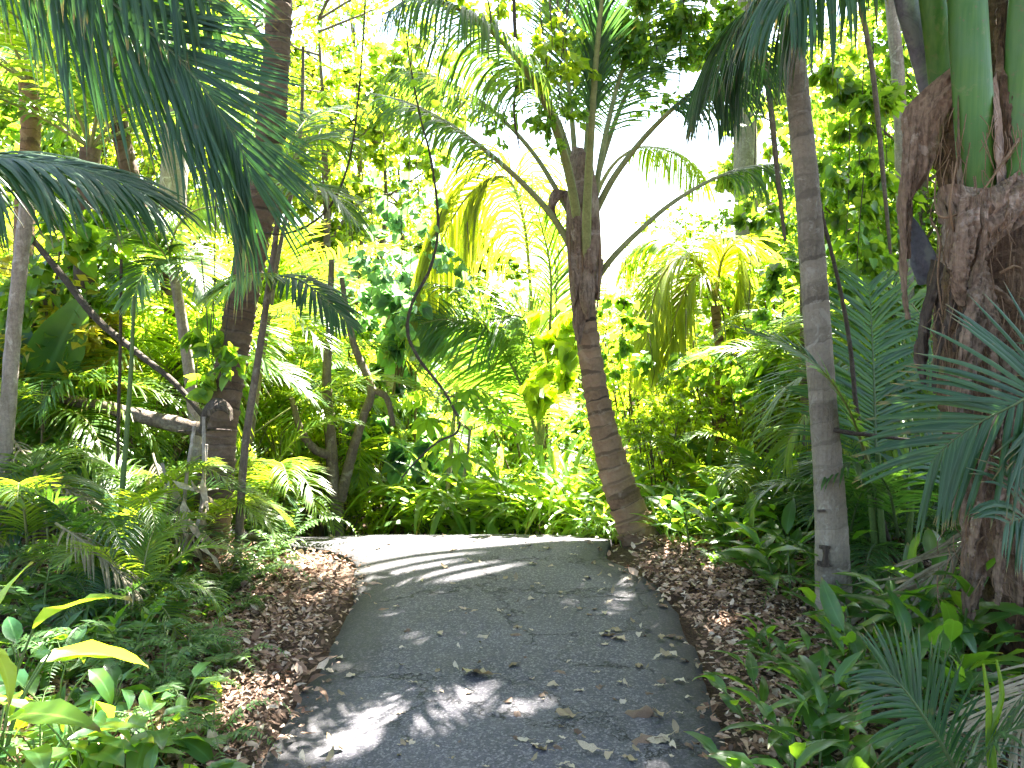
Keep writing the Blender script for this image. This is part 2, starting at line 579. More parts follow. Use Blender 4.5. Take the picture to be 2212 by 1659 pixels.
M['palebark'] = barkmat('pale_bark', (.22, .18, .14), (.36, .31, .26), (.5, .46, .4), 10, .6, streak=.3)
M['vine'] = barkmat('liana_bark', (.05, .038, .029), (.11, .085, .065), (.16, .14, .11), 26, .5, bstr=1.0)
M['sheath'] = barkmat('dry_sheath', (.16, .10, .068), (.31, .215, .155), (.42, .33, .27), 7, .5, streak=.75, bstr=.9)
M['sheathdark'] = barkmat('dark_sheath', (.05, .036, .028), (.11, .08, .06), (.18, .14, .11), 7, .5, streak=.7, bstr=.9)
M['fibre'] = barkmat('palm_fibre', (.14, .085, .05), (.24, .15, .09), scale=30, bstr=.3)
M['fibremat'] = barkmat('palm_fibre_mat', (.085, .047, .029), (.18, .105, .063), (.24, .155, .10), 6, .5, streak=.9, bstr=1.0)
M['stem'] = barkmat('green_stem', (.06, .11, .03), (.10, .15, .04), scale=15, rough=.5, bstr=.2)
M['twig'] = barkmat('twig', (.10, .075, .05), (.17, .13, .09), scale=20)
M['straw'] = drymat('straw_leaf', [(0, (.24, .20, .12)), (.5, (.36, .31, .21)), (1, (.2, .19, .10))], .6, .25)
M['litter'] = drymat('litter_leaf', [(0, (.12, .06, .036)), (.3, (.24, .135, .085)), (.55, (.37, .225, .15)), (.8, (.50, .35, .26)), (1, (.64, .52, .42))], .75, .12)
M['dryleaf'] = drymat('dry_leaf_brown', [(0, (.10, .06, .04)), (.5, (.16, .10, .07)), (1, (.09, .05, .035))], .6, .08)
M['dryleafpale'] = drymat('dry_leaf_pale', [(0, (.46, .38, .27)), (.5, (.55, .47, .36)), (1, (.40, .31, .20))], .6, .15)
M['dryleafmid'] = drymat('dry_leaf_tan', [(0, (.27, .20, .12)), (.5, (.33, .26, .15)), (1, (.22, .17, .09))], .6, .12)


def petiole_mat():
    m, nt, out = newmat('green_petiole')
    co = objco(nt)
    mp = N(nt, 'ShaderNodeMapping'); mp.inputs['Scale'].default_value = (55, 55, 1.2)
    nt.links.new(co, mp.inputs[0])
    st = noise(nt, 1.0, 4, .6, mp.outputs[0])
    col = mixc(nt, ramp(nt, st, [(.3, 0.0), (.7, 1.0)]), (.03, .10, .012), (.07, .15, .022))
    col = mixc(nt, ramp(nt, noise(nt, 5, 4, .6, co), [(.45, 0.0), (.7, .6)]), col, (.06, .13, .055))
    col = mixc(nt, ramp(nt, noise(nt, 40, 3, .6, co), [(.62, 0.0), (.70, .7)]), col, (.12, .085, .04))
    col = mixc(nt, ramp(nt, noise(nt, 11, 5, .7, co, 1.0), [(.58, 0.0), (.68, .5)]), col, (.15, .15, .06))
    p = N(nt, 'ShaderNodeBsdfPrincipled')
    nt.links.new(col, p.inputs['Base Color'])
    p.inputs['Roughness'].default_value = .52
    p.inputs['Specular IOR Level'].default_value = .35
    nt.links.new(bump(nt, st, .25, .006), p.inputs['Normal'])
    nt.links.new(p.outputs[0], out.inputs['Surface'])
    return m


M['petiole'] = petiole_mat()
M['petiolegrey'] = barkmat('bluish_petiole', (.09, .095, .12), (.15, .15, .18), (.2, .23, .2), 6, .5, streak=.3, rough=.4, bstr=.2)


def asphalt_mat():
    m, nt, out = newmat('worn_asphalt')
    co = objco(nt)
    big = noise(nt, 1.1, 5, .6, co)
    mid = noise(nt, 9, 5, .7, co)
    fine = noise(nt, 160, 3, .8, co)
    vor = N(nt, 'ShaderNodeTexVoronoi'); vor.inputs['Scale'].default_value = 110
    nt.links.new(co, vor.inputs['Vector'])
    col = mixc(nt, ramp(nt, big, [(.35, 0.0), (.68, 1.0)]), (.039, .037, .050), (.092, .087, .106))
    col = mixc(nt, ramp(nt, mid, [(.4, 0.0), (.7, .5)]), col, (.045, .045, .048))
    col = mixc(nt, ramp(nt, vor.outputs['Color'], [(.0, 0.0), (.5, 0.0), (.85, .75)]), col, (.20, .185, .20))
    col = mixc(nt, ramp(nt, fine, [(.5, 0.0), (.6, .8)]), col, (.02, .02, .022))
    dust = noise(nt, 2.3, 6, .7, co)
    col = mixc(nt, ramp(nt, dust, [(.5, 0.0), (.72, .4)]), col, (.10, .09, .08))
    moss = noise(nt, 1.7, 5, .65, co, .6)
    col = mixc(nt, ramp(nt, moss, [(.58, 0.0), (.72, .35)]), col, (.036, .034, .036))
    # cracks: thin warped cell borders, only in some places
    wv = N(nt, 'ShaderNodeTexNoise'); wv.inputs['Scale'].default_value = 4.5; wv.inputs['Detail'].default_value = 9; wv.inputs['Roughness'].default_value = .72
    nt.links.new(co, wv.inputs['Vector'])
    sc = N(nt, 'ShaderNodeVectorMath', operation='SCALE'); nt.links.new(wv.outputs['Color'], sc.inputs[0]); sc.inputs['Scale'].default_value = .5
    ad = N(nt, 'ShaderNodeVectorMath', operation='ADD'); nt.links.new(co, ad.inputs[0]); nt.links.new(sc.outputs[0], ad.inputs[1])
    cv = N(nt, 'ShaderNodeTexVoronoi', feature='DISTANCE_TO_EDGE'); cv.inputs['Scale'].default_value = 1.15
    nt.links.new(ad.outputs[0], cv.inputs['Vector'])
    cr = ramp(nt, cv.outputs['Distance'], [(0.0, 1.0), (.003, .9), (.0075, 0.0)])
    where = ramp(nt, noise(nt, 1.4, 3, .5, co), [(.42, 0.0), (.5, 1.0)])
    crack = math_(nt, 'MULTIPLY', cr, where)
    col = mixc(nt, crack, col, (.012, .012, .013))
    uv = N(nt, 'ShaderNodeUVMap').outputs[0]
    sx = N(nt, 'ShaderNodeSeparateXYZ'); nt.links.new(uv, sx.inputs[0])
    d = math_(nt, 'SUBTRACT', .5, math_(nt, 'ABSOLUTE', math_(nt, 'SUBTRACT', sx.outputs[0], .5)))
    d = math_(nt, 'ADD', d, math_(nt, 'MULTIPLY', math_(nt, 'SUBTRACT', mid, .5), .16))
    col = mixc(nt, ramp(nt, d, [(.0, .75), (.10, .55), (.16, 0.0)]), col, (.03, .029, .029))
    p = N(nt, 'ShaderNodeBsdfPrincipled')
    nt.links.new(col, p.inputs['Base Color'])
    p.inputs['Roughness'].default_value = .8
    p.inputs['Specular IOR Level'].default_value = .35
    h = math_(nt, 'ADD', math_(nt, 'MULTIPLY', fine, .5), math_(nt, 'MULTIPLY', mid, .6))
    h = math_(nt, 'SUBTRACT', h, math_(nt, 'MULTIPLY', crack, 1.5))
    nt.links.new(bump(nt, h, .8, .008), p.inputs['Normal'])
    nt.links.new(p.outputs[0], out.inputs['Surface'])
    return m


def soil_mat():
    m, nt, out = newmat('forest_soil')
    co = objco(nt)
    a = noise(nt, 2.0, 6, .7, co); b = noise(nt, 30, 6, .75, co)
    col = mixc(nt, ramp(nt, a, [(.35, 0.0), (.65, 1.0)]), (.045, .029, .021), (.09, .058, .04))
    col = mixc(nt, ramp(nt, b, [(.45, 0.0), (.7, .7)]), col, (.15, .10, .075))
    col = mixc(nt, ramp(nt, noise(nt, 55, 4, .7, co), [(.5, 0.0), (.65, .8)]), col, (.022, .015, .012))
    p = N(nt, 'ShaderNodeBsdfPrincipled'); p.inputs['Roughness'].default_value = .95
    p.inputs['Specular IOR Level'].default_value = .15
    nt.links.new(col, p.inputs['Base Color'])
    nt.links.new(bump(nt, b, .9, .03), p.inputs['Normal'])
    nt.links.new(p.outputs[0], out.inputs['Surface'])
    return m


M['asphalt'] = asphalt_mat()
M['soil'] = soil_mat()
# ------------------------------------------------------------------ light
SUN_EL, SUN_AZ = radians(57), radians(24)
w = bpy.data.worlds.new("World"); scene.world = w; w.use_nodes = True
wn = w.node_tree; wn.nodes.clear()
sky = wn.nodes.new('ShaderNodeTexSky'); sky.sky_type = 'NISHITA'; sky.sun_disc = False
sky.sun_elevation = SUN_EL; sky.sun_rotation = SUN_AZ
sky.air_density = 1.0; sky.dust_density = 2.0; sky.ozone_density = 1.0
bg = wn.nodes.new('ShaderNodeBackground'); bg.inputs[1].default_value = 0.05
wo = wn.nodes.new('ShaderNodeOutputWorld')
wn.links.new(sky.outputs[0], bg.inputs[0]); wn.links.new(bg.outputs[0], wo.inputs[0])
sl = bpy.data.lights.new("sun", 'SUN'); sl.energy = 5.0; sl.angle = radians(.5); sl.color = (1, .95, .86)
so = bpy.data.objects.new("sun", sl); COL.objects.link(so)
so.location = (8, 20, 30)
so.rotation_euler = (-(pi / 2 - SUN_EL), 0, -SUN_AZ)
scene.view_settings.view_transform = 'Standard'
scene.view_settings.look = 'None'
scene.view_settings.exposure = 4.25
scene.view_settings.gamma = 1
cy = scene.cycles
cy.max_bounces = 7; cy.diffuse_bounces = 4; cy.glossy_bounces = 3; cy.transmission_bounces = 5; cy.transparent_max_bounces = 4
cy.use_denoising = True
cy.sample_clamp_indirect = 6
try:
    cy.denoiser = 'OPENIMAGEDENOISE'
except Exception:
    pass

# ------------------------------------------------------------------ ground and path
def axis(a, b, step, far):
    fine = np.arange(a, b + 1e-6, step)
    g = [step * 1.5 ** k for k in range(1, 40)]
    lo, hi, p, q = [], [], a, b
    for s in g:
        if q > far: break
        q += s; hi.append(q); p -= s; lo.append(p)
    return np.concatenate([lo[::-1], fine, hi])

PATH_PIX = [((300, 2300), (1800, 2300)), ((400, 1950), (1690, 1950)), ((556, 1665), (1578, 1665)), ((632, 1545), (1548, 1550)), ((712, 1415), (1495, 1400)),
            ((760, 1305), (1432, 1292)), ((768, 1245), (1372, 1242)), ((758, 1212), (1305, 1208))]
rows_l = [G(*a)[:2] for a, b in PATH_PIX] + [np.array(p) for p in ((-1.32, 6.02), (-1.9, 6.14), (-2.8, 6.3), (-4.2, 6.5), (-7., 6.8))]
rows_r = [G(*b)[:2] for a, b in PATH_PIX] + [np.array(p) for p in ((.74, 6.55), (.5, 7.2), (-.7, 7.9), (-3.0, 8.3), (-6.6, 8.6))]
PL = curve(np.array([(*p, 0) for p in rows_l]), 240)[:, :2]
PR = curve(np.array([(*p, 0) for p in rows_r]), 240)[:, :2]
jl = np.convolve(rng.standard_normal(260), np.ones(5) / 5, 'same')[:240] * .022
jr = np.convolve(rng.standard_normal(260), np.ones(5) / 5, 'same')[:240] * .022
acr = nrm(PR - PL)
PL = PL + acr * jl[:, None]; PR = PR + acr * jr[:, None]


def path_margin(x, y):
    """signed: positive inside the path, by the row whose chord passes nearest"""
    x = np.atleast_1d(x); y = np.atleast_1d(y)
    C = (PL + PR) / 2
    d2 = (x[:, None] - C[None, :, 0]) ** 2 + (y[:, None] - C[None, :, 1]) ** 2
    i = d2.argmin(1)
    h = np.linalg.norm(PR - PL, axis=1)[i] / 2
    s = (np.stack([x, y], 1) - C[i]) * acr[i]
    return h - np.abs(s.sum(1))


xs, ys = axis(-9, 9, .14, 700), axis(-3, 20, .14, 700)
X, Yg = np.meshgrid(xs, ys, indexing='ij')
Z = gz(X, np.minimum(Yg, 30)) + .012 * rng.standard_normal(X.shape)
pm = path_margin(X.ravel(), Yg.ravel()).reshape(X.shape)
near = (np.abs(X) < 9) & (Yg < 10) & (Yg > -3)
Z = np.where(near & (pm > -.05), gz(X, Yg) - .035, Z + np.where(near, .02, 0))
mb = MB()
mb.add(np.stack([X, Yg, Z], -1), [grid_faces(len(xs), len(ys), False)[:, ::-1]])
ground = mb.build('ground', M['soil']); tag(ground, kind='structure')

nc = 15
t = np.linspace(0, 1, nc)[None, :, None]
XY = PL[:, None] * (1 - t) + PR[:, None] * t
zz = gz(XY[..., 0], XY[..., 1]) + .012 + .022 * np.sin(np.linspace(0, 1, nc) * pi)[None] * 1.0
zz = zz + .004 * np.sin(XY[..., 0] * 5 + XY[..., 1] * 3)
top = np.concatenate([XY, zz[..., None]], -1)
sk_l = np.concatenate([PL - acr * .01, (zz[:, 0] - .06)[:, None]], -1)[:, None]
sk_r = np.concatenate([PR + acr * .01, (zz[:, -1] - .06)[:, None]], -1)[:, None]
full = np.concatenate([sk_l, top, sk_r], 1)
mb = MB()
uvp = np.stack([np.broadcast_to(np.concatenate([[0], np.linspace(0, 1, nc), [1]])[None], full.shape[:2]), np.broadcast_to(np.linspace(0, 14, len(full))[:, None], full.shape[:2])], -1).reshape(-1, 2)
mb.add(full, [grid_faces(len(full), nc + 2, False)], 0, uvp)
path = mb.build('path', M['asphalt']); tag(path, kind='structure')


# ------------------------------------------------------------------ leaf litter on the verges
def litter_tmpl(k):
    V, F, UV = blade([.34, .5, .26, .62][k], 4, [.1, -.3, .25, .05][k], [.5, .2, -.3, .7][k], .05, .45)
    V = V.copy(); V[:, 0] += .12 * np.sin(V[:, 1] * 3 + k)
    return V, F, UV


mb = MB()
cnt = 0
for k in range(4):
    n = 34000
    x = rng.uniform(-3.6, 3.6, n); y = 1.8 + 6.4 * rng.uniform(0, 1, n) ** 1.15
    m = path_margin(x, y)
    keep = (m < .03 + .07 * rng.standard_normal(n)) & (m > -2.6)
    dens = np.clip(1.25 - np.abs(np.minimum(m, 0)) * .33, .25, 1)
    keep &= rng.uniform(0, 1, n) < dens
    x, y, m = x[keep], y[keep], m[keep]
    n = len(x)
    z = gz(x, y) + .028 + rng.uniform(0, .035, n) + np.where(m > 0, .015, 0)
    a = rng.uniform(0, 2 * pi, n)
    D = np.stack([np.cos(a), np.sin(a), rng.normal(0, .22, n)], 1)
    Nn = np.stack([rng.normal(0, .45, n), rng.normal(0, .45, n), np.ones(n)], 1)
    scatter(mb, litter_tmpl(k), np.stack([x, y, z], 1), D, Nn, rng.uniform(.016, .058, n) * np.where(rng.uniform(0, 1, n) > .93, 1.8, 1) * (1.0 if k < 3 else .7))
# twigs among the leaves
for i in range(260):
    x, y = rng.uniform(-3.2, 3.2), rng.uniform(2.0, 7.5)
    m = path_margin(x, y)[0]
    if m > .0 or m < -1.6: continue
    a = rng.uniform(0, pi); L = rng.uniform(.06, .3)
    p = np.array([x, y, float(gz(x, y)) + .045]); d = np.array([cos(a), sin(a), rng.normal(0, .12)]) * L
    tube(mb, [p - d / 2, p + rng.normal(0, .01, 3), p + d / 2], [.004, .0035, .002], 4, 5, 0)
lit = mb.build('leaf_litter', M['litter']); tag(lit, 'brown dry leaf litter covering both verges of the path', None, None, 'stuff')

# ------------------------------------------------------------------ single dry leaves lying on the path
def dry_leaf(i, big=False):
    mb = MB()
    wd = [.62, .5, .75, .4, .55, .68][i % 6]
    V, F, UV = blade(wd, 7, [.15, -.55, .35, -.25, .6, .05][i % 6], [.55, .3, -.4, .75, .2, .1][i % 6], .06, [.42, .5, .36, .5, .4, .55][i % 6])
    V = V.copy()
    V[:, 0] += .14 * np.sin(V[:, 1] * 3.2 + i)
    V[:, 2] += .05 * np.sin(V[:, 0] * 14 + i) + .04
    mb.add(V, F, 0, UV)
    tube(mb, [(0, 0.02, V[1, 2]), (.02, -.14, V[1, 2] + .03), (.05, -.26, V[1, 2] + .02)], [.014, .01, .008], 5, 6)
    return mb


LEAFSPEC = [  # material, mesh shape, label, category word
    ('dryleafpale', 0, 'small pale cream dry leaf lying on the grey asphalt path'),
    ('dryleafmid', 1, 'small tan curled dry leaf lying on the grey asphalt path'),
    ('dryleaf', 2, 'small dark brown dry leaf lying on the grey asphalt path'),
    ('dryleafpale', 3, 'narrow pale dry leaf lying on the grey asphalt path'),
    ('dryleafmid', 5, 'flat tan dry leaf lying on the grey asphalt path'),
    ('dryleaf', 4, 'small curled-up brown dry leaf on the grey asphalt path'),
]
protos = []
for mt, shp, lab in LEAFSPEC:
    o = dry_leaf(shp).build('fallen_leaf', M[mt])
    tag(o, lab, 'fallen leaf', 'dry leaves fallen on the path')
    protos.append(o)
used = {}


def lay_leaf(k, x, y, size, rz, label=None, tilt=(0, 0)):
    o = protos[k] if not used.get(k) else protos[k].copy()
    if used.get(k): COL.objects.link(o)
    used[k] = True
    mz = .5 * (1 - abs(x) / 1.0)
    o.location = (x, y, float(gz(x, y)) + .018 + .02 * max(0, min(1, mz + .4)))
    o.scale = (size,) * 3
    o.rotation_euler = (tilt[0], tilt[1], rz)
    if label: o['label'] = label
    else: o['label'] = LEAFSPEC[k][2]
    return o


# the large ones, where the photograph has them
for (u, v, k, s, rz, lab) in [
    (1218, 1472, 2, .085, .4, 'dark brown curled dry leaf standing on the asphalt, right of the path middle'),
    (1118, 1450, 5, .075, 2.0, 'brown and cream curled dry leaf near the path middle, ahead of the others'),
    (1065, 1475, 4, .14, 1.6, 'long flat tan dry leaf lying across the middle of the path'),
    (1055, 1388, 0, .085, 2.5, 'folded pale dry leaf with brown edge above the long crack'),
    (1126, 1388, 2, .06, 1.2, 'dark flat dry leaf right of the folded pale leaf'),
    (1410, 1563, 2, .13, 1.1, 'largest dark brown crumpled leaf near the right path edge'),
    (1440, 1560, 1, .10, 2.2, 'tan leaf touching the largest dark crumpled leaf'),
    (1415, 1612, 2, .15, 1.5, 'long dark dead leaf with pale tip near the lower right path edge'),
    (1450, 1604, 3, .11, 1.9, 'thin pale curled leaf leaning on the long dark dead leaf'),
    (1185, 1642, 4, .10, .7, 'tan triangular dry leaf at the near end of the path, right of centre'),
    (1245, 1560, 4, .09, 1.9, 'flat yellowish tan leaf in shade, halfway to the right edge near the viewer'),
    (1108, 1535, 5, .075, .5, 'brown leaf lying in the sun patch on the near path'),
    (1300, 1640, 3, .10, 1.4, 'pale narrow leaf at the near end of the path, right of the tan triangle'),
    (1120, 1310, 5, .07, 2.0, 'brown upturned leaf with pale edge far along the path middle'),
    (990, 1300, 2, .06, .4, 'dark crumpled leaf far along the path, left of the brown upturned one'),
    (1040, 1180, 2, .07, 1.0, 'dark twiggy leaf on the sunlit path crest'),
    (1330, 1385, 4, .10, 1.5, 'tan leaf pair member near the right edge in the mid distance'),
    (1350, 1398, 0, .085, .9, 'pale cream leaf just below the tan leaf near the right edge'),
    (1430, 1480, 5, .08, 2.4, 'brown leaf on the right edge beside the litter'),
    (740, 1640, 1, .09, 1.4, 'tan curled leaf at the near end of the path, left of centre'),
    (1180, 1520, 5, .05, 1.1, 'tiny dark leaf by itself on the near path'),
    (1300, 1500, 5, .07, 1.6, 'brown leaf beside a short crack on the right half'),
]:
    p = G(u, v)
    lay_leaf(k, p[0], p[1], s, rz, lab, (random.uniform(-.35, .35), random.uniform(-.35, .35)))
for _ in range(26):  # leaves gathered along the edges and at the crest
    p = (PL if random.random() < .5 else PR)[random.randrange(40, 165)]
    c = p + (np.array([0.0, 6.0]) - p) * random.uniform(.02, .10)
    lay_leaf(random.choice((0, 1, 2, 5)), float(c[0]), float(c[1]), random.uniform(.03, .06), random.uniform(0, 6.28), None, (random.uniform(-.25, .25), 0))
cnt = 0
while cnt < 245:
    y = 3.0 + 3.6 * random.random() ** 1.25
    x = random.uniform(-1.4, 1.3)
    m = path_margin(x, y)[0]
    if m < .03: continue
    if random.random() > (.45 + .55 * (x > 0)) : continue
    lay_leaf(random.choice((0, 0, 0, 1, 1, 2, 3, 3, 3, 4, 5)), x, y, random.uniform(.022, .062), random.uniform(0, 6.28), None, (random.uniform(-.25, .25), random.uniform(-.25, .25)))
    cnt += 1
# ------------------------------------------------------------------ the curved coconut palm at the crest
CP = 6.35
cp = thing('coconut_palm', 'curved coconut palm with ringed trunk standing at the path crest', 'palm', at(1378, CP))
mb = MB()
trunk_pts = [W(1392, 1190, CP), W(1366, 1120, CP), W(1338, 1050, CP), W(1312, 960, CP), W(1290, 860, CP), W(1273, 760, CP), W(1263, 660, CP), W(1262, 560, CP), W(1258, 470, CP)]
px = CP / FPX
ring_trunk(mb, trunk_pts, [47 * px, 36 * px, 32 * px, 28 * px, 25 * px, 24 * px, 23 * px, 23 * px, 20 * px], ring=.095, lip=.10, jag=.04, seg=28, step=.006)
mb.build('trunk', M['cocobark'], cp)
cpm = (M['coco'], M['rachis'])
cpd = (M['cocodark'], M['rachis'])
def FW(*a): return [W(u, v, CP + dy) for u, v, dy in a]
# every frond: rachis points (u, v, nearer or farther), look
frond(cp, FW((1248, 560, -.10), (1195, 470, -.15), (1125, 392, -.2), (1040, 318, -.3), (960, 262, -.3), (880, 222, -.2), (800, 200, 0)), 0.47, 0.016, 75, 62, 30, None, 2.2, -.05, .42, 0.026, mats=cpm, rows=6, fold=.2)
frond(cp, FW((1246, 490, .05), (1205, 415, .1), (1155, 335, .15), (1090, 262, .2), (1010, 200, .3), (920, 160, .45), (830, 160, .6)), 0.49, 0.016, 72, 62, 30, None, 2.2, -.05, .45, 0.022, mats=cpm, rows=6, fold=.2)
frond(cp, FW((1252, 520, -.15), (1238, 420, -.3), (1208, 300, -.5), (1160, 190, -.8), (1090, 95, -1.1), (1000, 25, -1.4), (900, -5, -1.6), (830, 30, -1.7)), .56, .017, 104, 52, 28, None, 3.2, -.05, .45, .034, mats=cpm, rows=7)
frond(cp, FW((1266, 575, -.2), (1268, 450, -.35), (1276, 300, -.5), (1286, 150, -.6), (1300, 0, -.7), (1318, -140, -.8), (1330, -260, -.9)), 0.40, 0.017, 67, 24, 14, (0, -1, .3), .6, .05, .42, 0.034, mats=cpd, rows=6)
frond(cp, FW((1276, 520, .05), (1292, 380, .1), (1315, 260, .2), (1345, 150, .3), (1385, 60, .4), (1440, -20, .5), (1510, -70, .6)), 0.56, 0.016, 81, 58, 30, (-.3, -1, .3), .8, .1, .32, 0.026, mats=cpm, rows=6)
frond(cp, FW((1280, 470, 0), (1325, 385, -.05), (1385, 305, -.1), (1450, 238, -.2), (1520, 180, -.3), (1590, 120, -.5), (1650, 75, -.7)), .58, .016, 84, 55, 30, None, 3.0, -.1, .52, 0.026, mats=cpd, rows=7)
frond(cp, FW((1284, 610, -.05), (1325, 555, -.1), (1385, 495, -.1), (1450, 440, -.05), (1530, 392, .05), (1610, 362, .2), (1690, 352, .35)), 0.45, 0.017, 54, 60, 34, None, 3.5, -.1, .66, 0.023, mats=cpm, rows=6)
frond(cp, FW((1252, 470, .15), (1243, 350, .25), (1232, 220, .3), (1218, 100, .35), (1200, -20, .4), (1175, -120, .5)), 0.47, 0.016, 67, 45, 26, (.2, -1, .2), .6, .1, .35, 0.026, mats=cpm, rows=6)
frond(cp, FW((1278, 455, .25), (1300, 395, .4), (1335, 345, .6), (1385, 318, .8), (1440, 325, 1.0), (1490, 355, 1.15), (1530, 410, 1.3)), 0.47, 0.016, 59, 60, 30, None, 3.2, -.1, .45, 0.019, mats=(M['areca'], M['rachisyel']), rows=6)
frond(cp, FW((1270, 470, .2), (1300, 350, .35), (1350, 210, .5), (1410, 110, .7), (1490, 60, .9), (1570, 60, 1.1)), 0.56, 0.016, 75, 60, 30, None, 1.0, .1, .4, 0.024, mats=cpd, rows=6)
frond(cp, FW((1256, 470, .2), (1240, 370, .35), (1205, 260, .5), (1150, 160, .7), (1085, 90, .9), (1010, 60, 1.1)), 0.56, 0.016, 70, 58, 30, None, 1.6, .05, .4, .026, mats=cpm, rows=6)
frond(cp, FW((1264, 460, .25), (1266, 340, .4), (1272, 200, .55), (1262, 60, .7), (1240, -80, .9)), 0.52, 0.016, 67, 50, 28, (.1, -1, .1), .6, .1, .35, .026, mats=cpm, rows=6)
# sheaths, stipules and fibre round the crown shaft
mb = MB()
def rib(L, R, **k): ribbon(mb, FW(*L), FW(*R), **k)
rib([(1238, 330, -.02), (1228, 400, -.12), (1222, 480, -.16), (1226, 560, -.17), (1232, 640, -.16), (1240, 705, -.14)], [(1262, 320, -.02), (1262, 400, -.2), (1262, 480, -.24), (1262, 560, -.24), (1262, 640, -.22), (1256, 690, -.2)], bulge=.03)
rib([(1262, 340, .0), (1268, 420, -.2), (1268, 500, -.22), (1266, 590, -.2), (1264, 640, -.2)], [(1276, 330, .02), (1292, 420, -.08), (1298, 500, -.08), (1300, 580, -.08), (1292, 650, -.08)], bulge=.03)
rib([(1236, 560, -.17), (1242, 620, -.2), (1236, 690, -.17), (1246, 740, -.14)], [(1286, 555, -.17), (1280, 620, -.21), (1266, 690, -.2), (1254, 745, -.16)], bulge=.03)
mb.build('leaf_sheath', M['sheath'], cp)
mb = MB()
rib([(1236, 318, .1), (1226, 370, .05), (1230, 430, .0), (1238, 500, 0)], [(1262, 322, .02), (1268, 372, 0), (1268, 430, -.04), (1270, 500, -.05)], bulge=.05, crump=.012)
rib([(1196, 408, .05), (1186, 425, .05), (1184, 455, .05), (1196, 475, .05)], [(1226, 412, .05), (1212, 428, .02), (1200, 448, .02), (1203, 470, .05)], n=20, bulge=.02)
rib([(1226, 412, .05), (1236, 450, 0), (1244, 500, -.05)], [(1212, 420, .05), (1224, 455, .0), (1236, 505, -.05)], n=20, bulge=.02)
rib([(1276, 360, .08), (1288, 420, .06), (1292, 470, .02)], [(1268, 370, .08), (1274, 420, .02), (1276, 470, -.02)], n=20, bulge=.02)
mb.build('fibre_sheath', M['sheath'], cp)
mb = MB()
for u0, v0, v1, wd, dy, sd in ((1250, 430, 560, 20, -.2, -6), (1276, 470, 610, 20, -.2, 6), (1244, 540, 660, 16, -.19, -8), (1268, 580, 690, 18, -.24, 2), (1288, 560, 650, 13, -.14, 8), (1256, 330, 450, 18, -.12, 0)):
    ribbon(mb, FW((u0 - wd * .6 + sd, v0, dy + .02), (u0 - wd, v0 + (v1 - v0) * .4, dy - .02), (u0 - wd * .7, v0 + (v1 - v0) * .75, dy - .03), (u0 - 4 + sd * .6, v1, dy)),
           FW((u0 + wd * .6 + sd, v0, dy + .02), (u0 + wd, v0 + (v1 - v0) * .4, dy - .02), (u0 + wd * .7, v0 + (v1 - v0) * .75, dy - .03), (u0 + 4 + sd * .6, v1, dy)), n=26, m=7, bulge=.045, crump=.008)
mb.build('old_leaf_base', M['sheath'], cp)
mb = MB()
for u0, v0, u1, v1, u2, v2 in ((1246, 360, 1258, 520, 1256, 700), (1262, 400, 1250, 560, 1240, 690), (1290, 480, 1296, 560, 1288, 690), (1236, 440, 1230, 540, 1240, 660)):
    tube(mb, FW((u0, v0, -.14), (u1, v1, -.24), (u2, v2, -.2)), [.012, .009, .003], 5)
mb.build('fibre_strand', M['fibre'], cp)

# ------------------------------------------------------------------ leaning coconut palm on the left
LP = 5.6
lp = thing('coconut_palm', 'tall dark coconut palm trunk leaning right beside the left verge', 'palm', at(452, LP))
mb = MB()
px = LP / FPX
ring_trunk(mb, [W(u, v, LP + d) for u, v, d in ((430, 1250, 0), (455, 1130, 0), (470, 1000, 0), (480, 900, 0), (500, 780, 0), (524, 640, 0), (552, 500, .05), (575, 370, .1), (590, 220, .15), (600, 80, .2), (608, -80, .25), (618, -300, .3), (628, -520, .35))],
           [47 * px, 38 * px, 33 * px, 32 * px, 32 * px, 31 * px, 30 * px, 28 * px, 27 * px, 26 * px, 25 * px, 25 * px, 25 * px], ring=.062, lip=.07, jag=.07, seg=28, step=.006)
mb.build('trunk', M['cocobarkdark'], lp)
top = W(628, -520, LP + .35)
for i in range(9):
    frond(lp, arc(top, i * 2.4, radians(55 - 7 * (i % 4)), 2.6, 1.25), .62, .03, 38, 60, 30, None, 1.2, .1, .2, .022, mats=cpd, rows=5)

# ------------------------------------------------------------------ slim grey palm on the right
SP = 4.45
sp = thing('slim_palm', 'slim grey palm with smooth ringed trunk and a carved notch, right of the path', 'palm', at(1800, SP))
mb = MB()
px = SP / FPX
SPT = ring_trunk(mb, [W(u, v, SP + d) for u, v, d in ((1806, 1420, 0), (1803, 1340, 0), (1799, 1240, 0), (1795, 1120, 0), (1787, 990, 0), (1776, 850, 0), (1765, 700, 0), (1754, 540, 0), (1743, 400, 0), (1727, 240, 0), (1712, 90, 0), (1698, -60, 0), (1680, -260, 0), (1660, -480, 0))],
           [42 * px, 38 * px, 34 * px, 31 * px, 29 * px, 29 * px, 27 * px, 25 * px, 24 * px, 23 * px, 22 * px, 21 * px, 20 * px, 19 * px], ring=.10, lip=.025, jag=.010, seg=28, step=.007, ecc=.02)
mb.build('trunk', M['greybark'], sp)
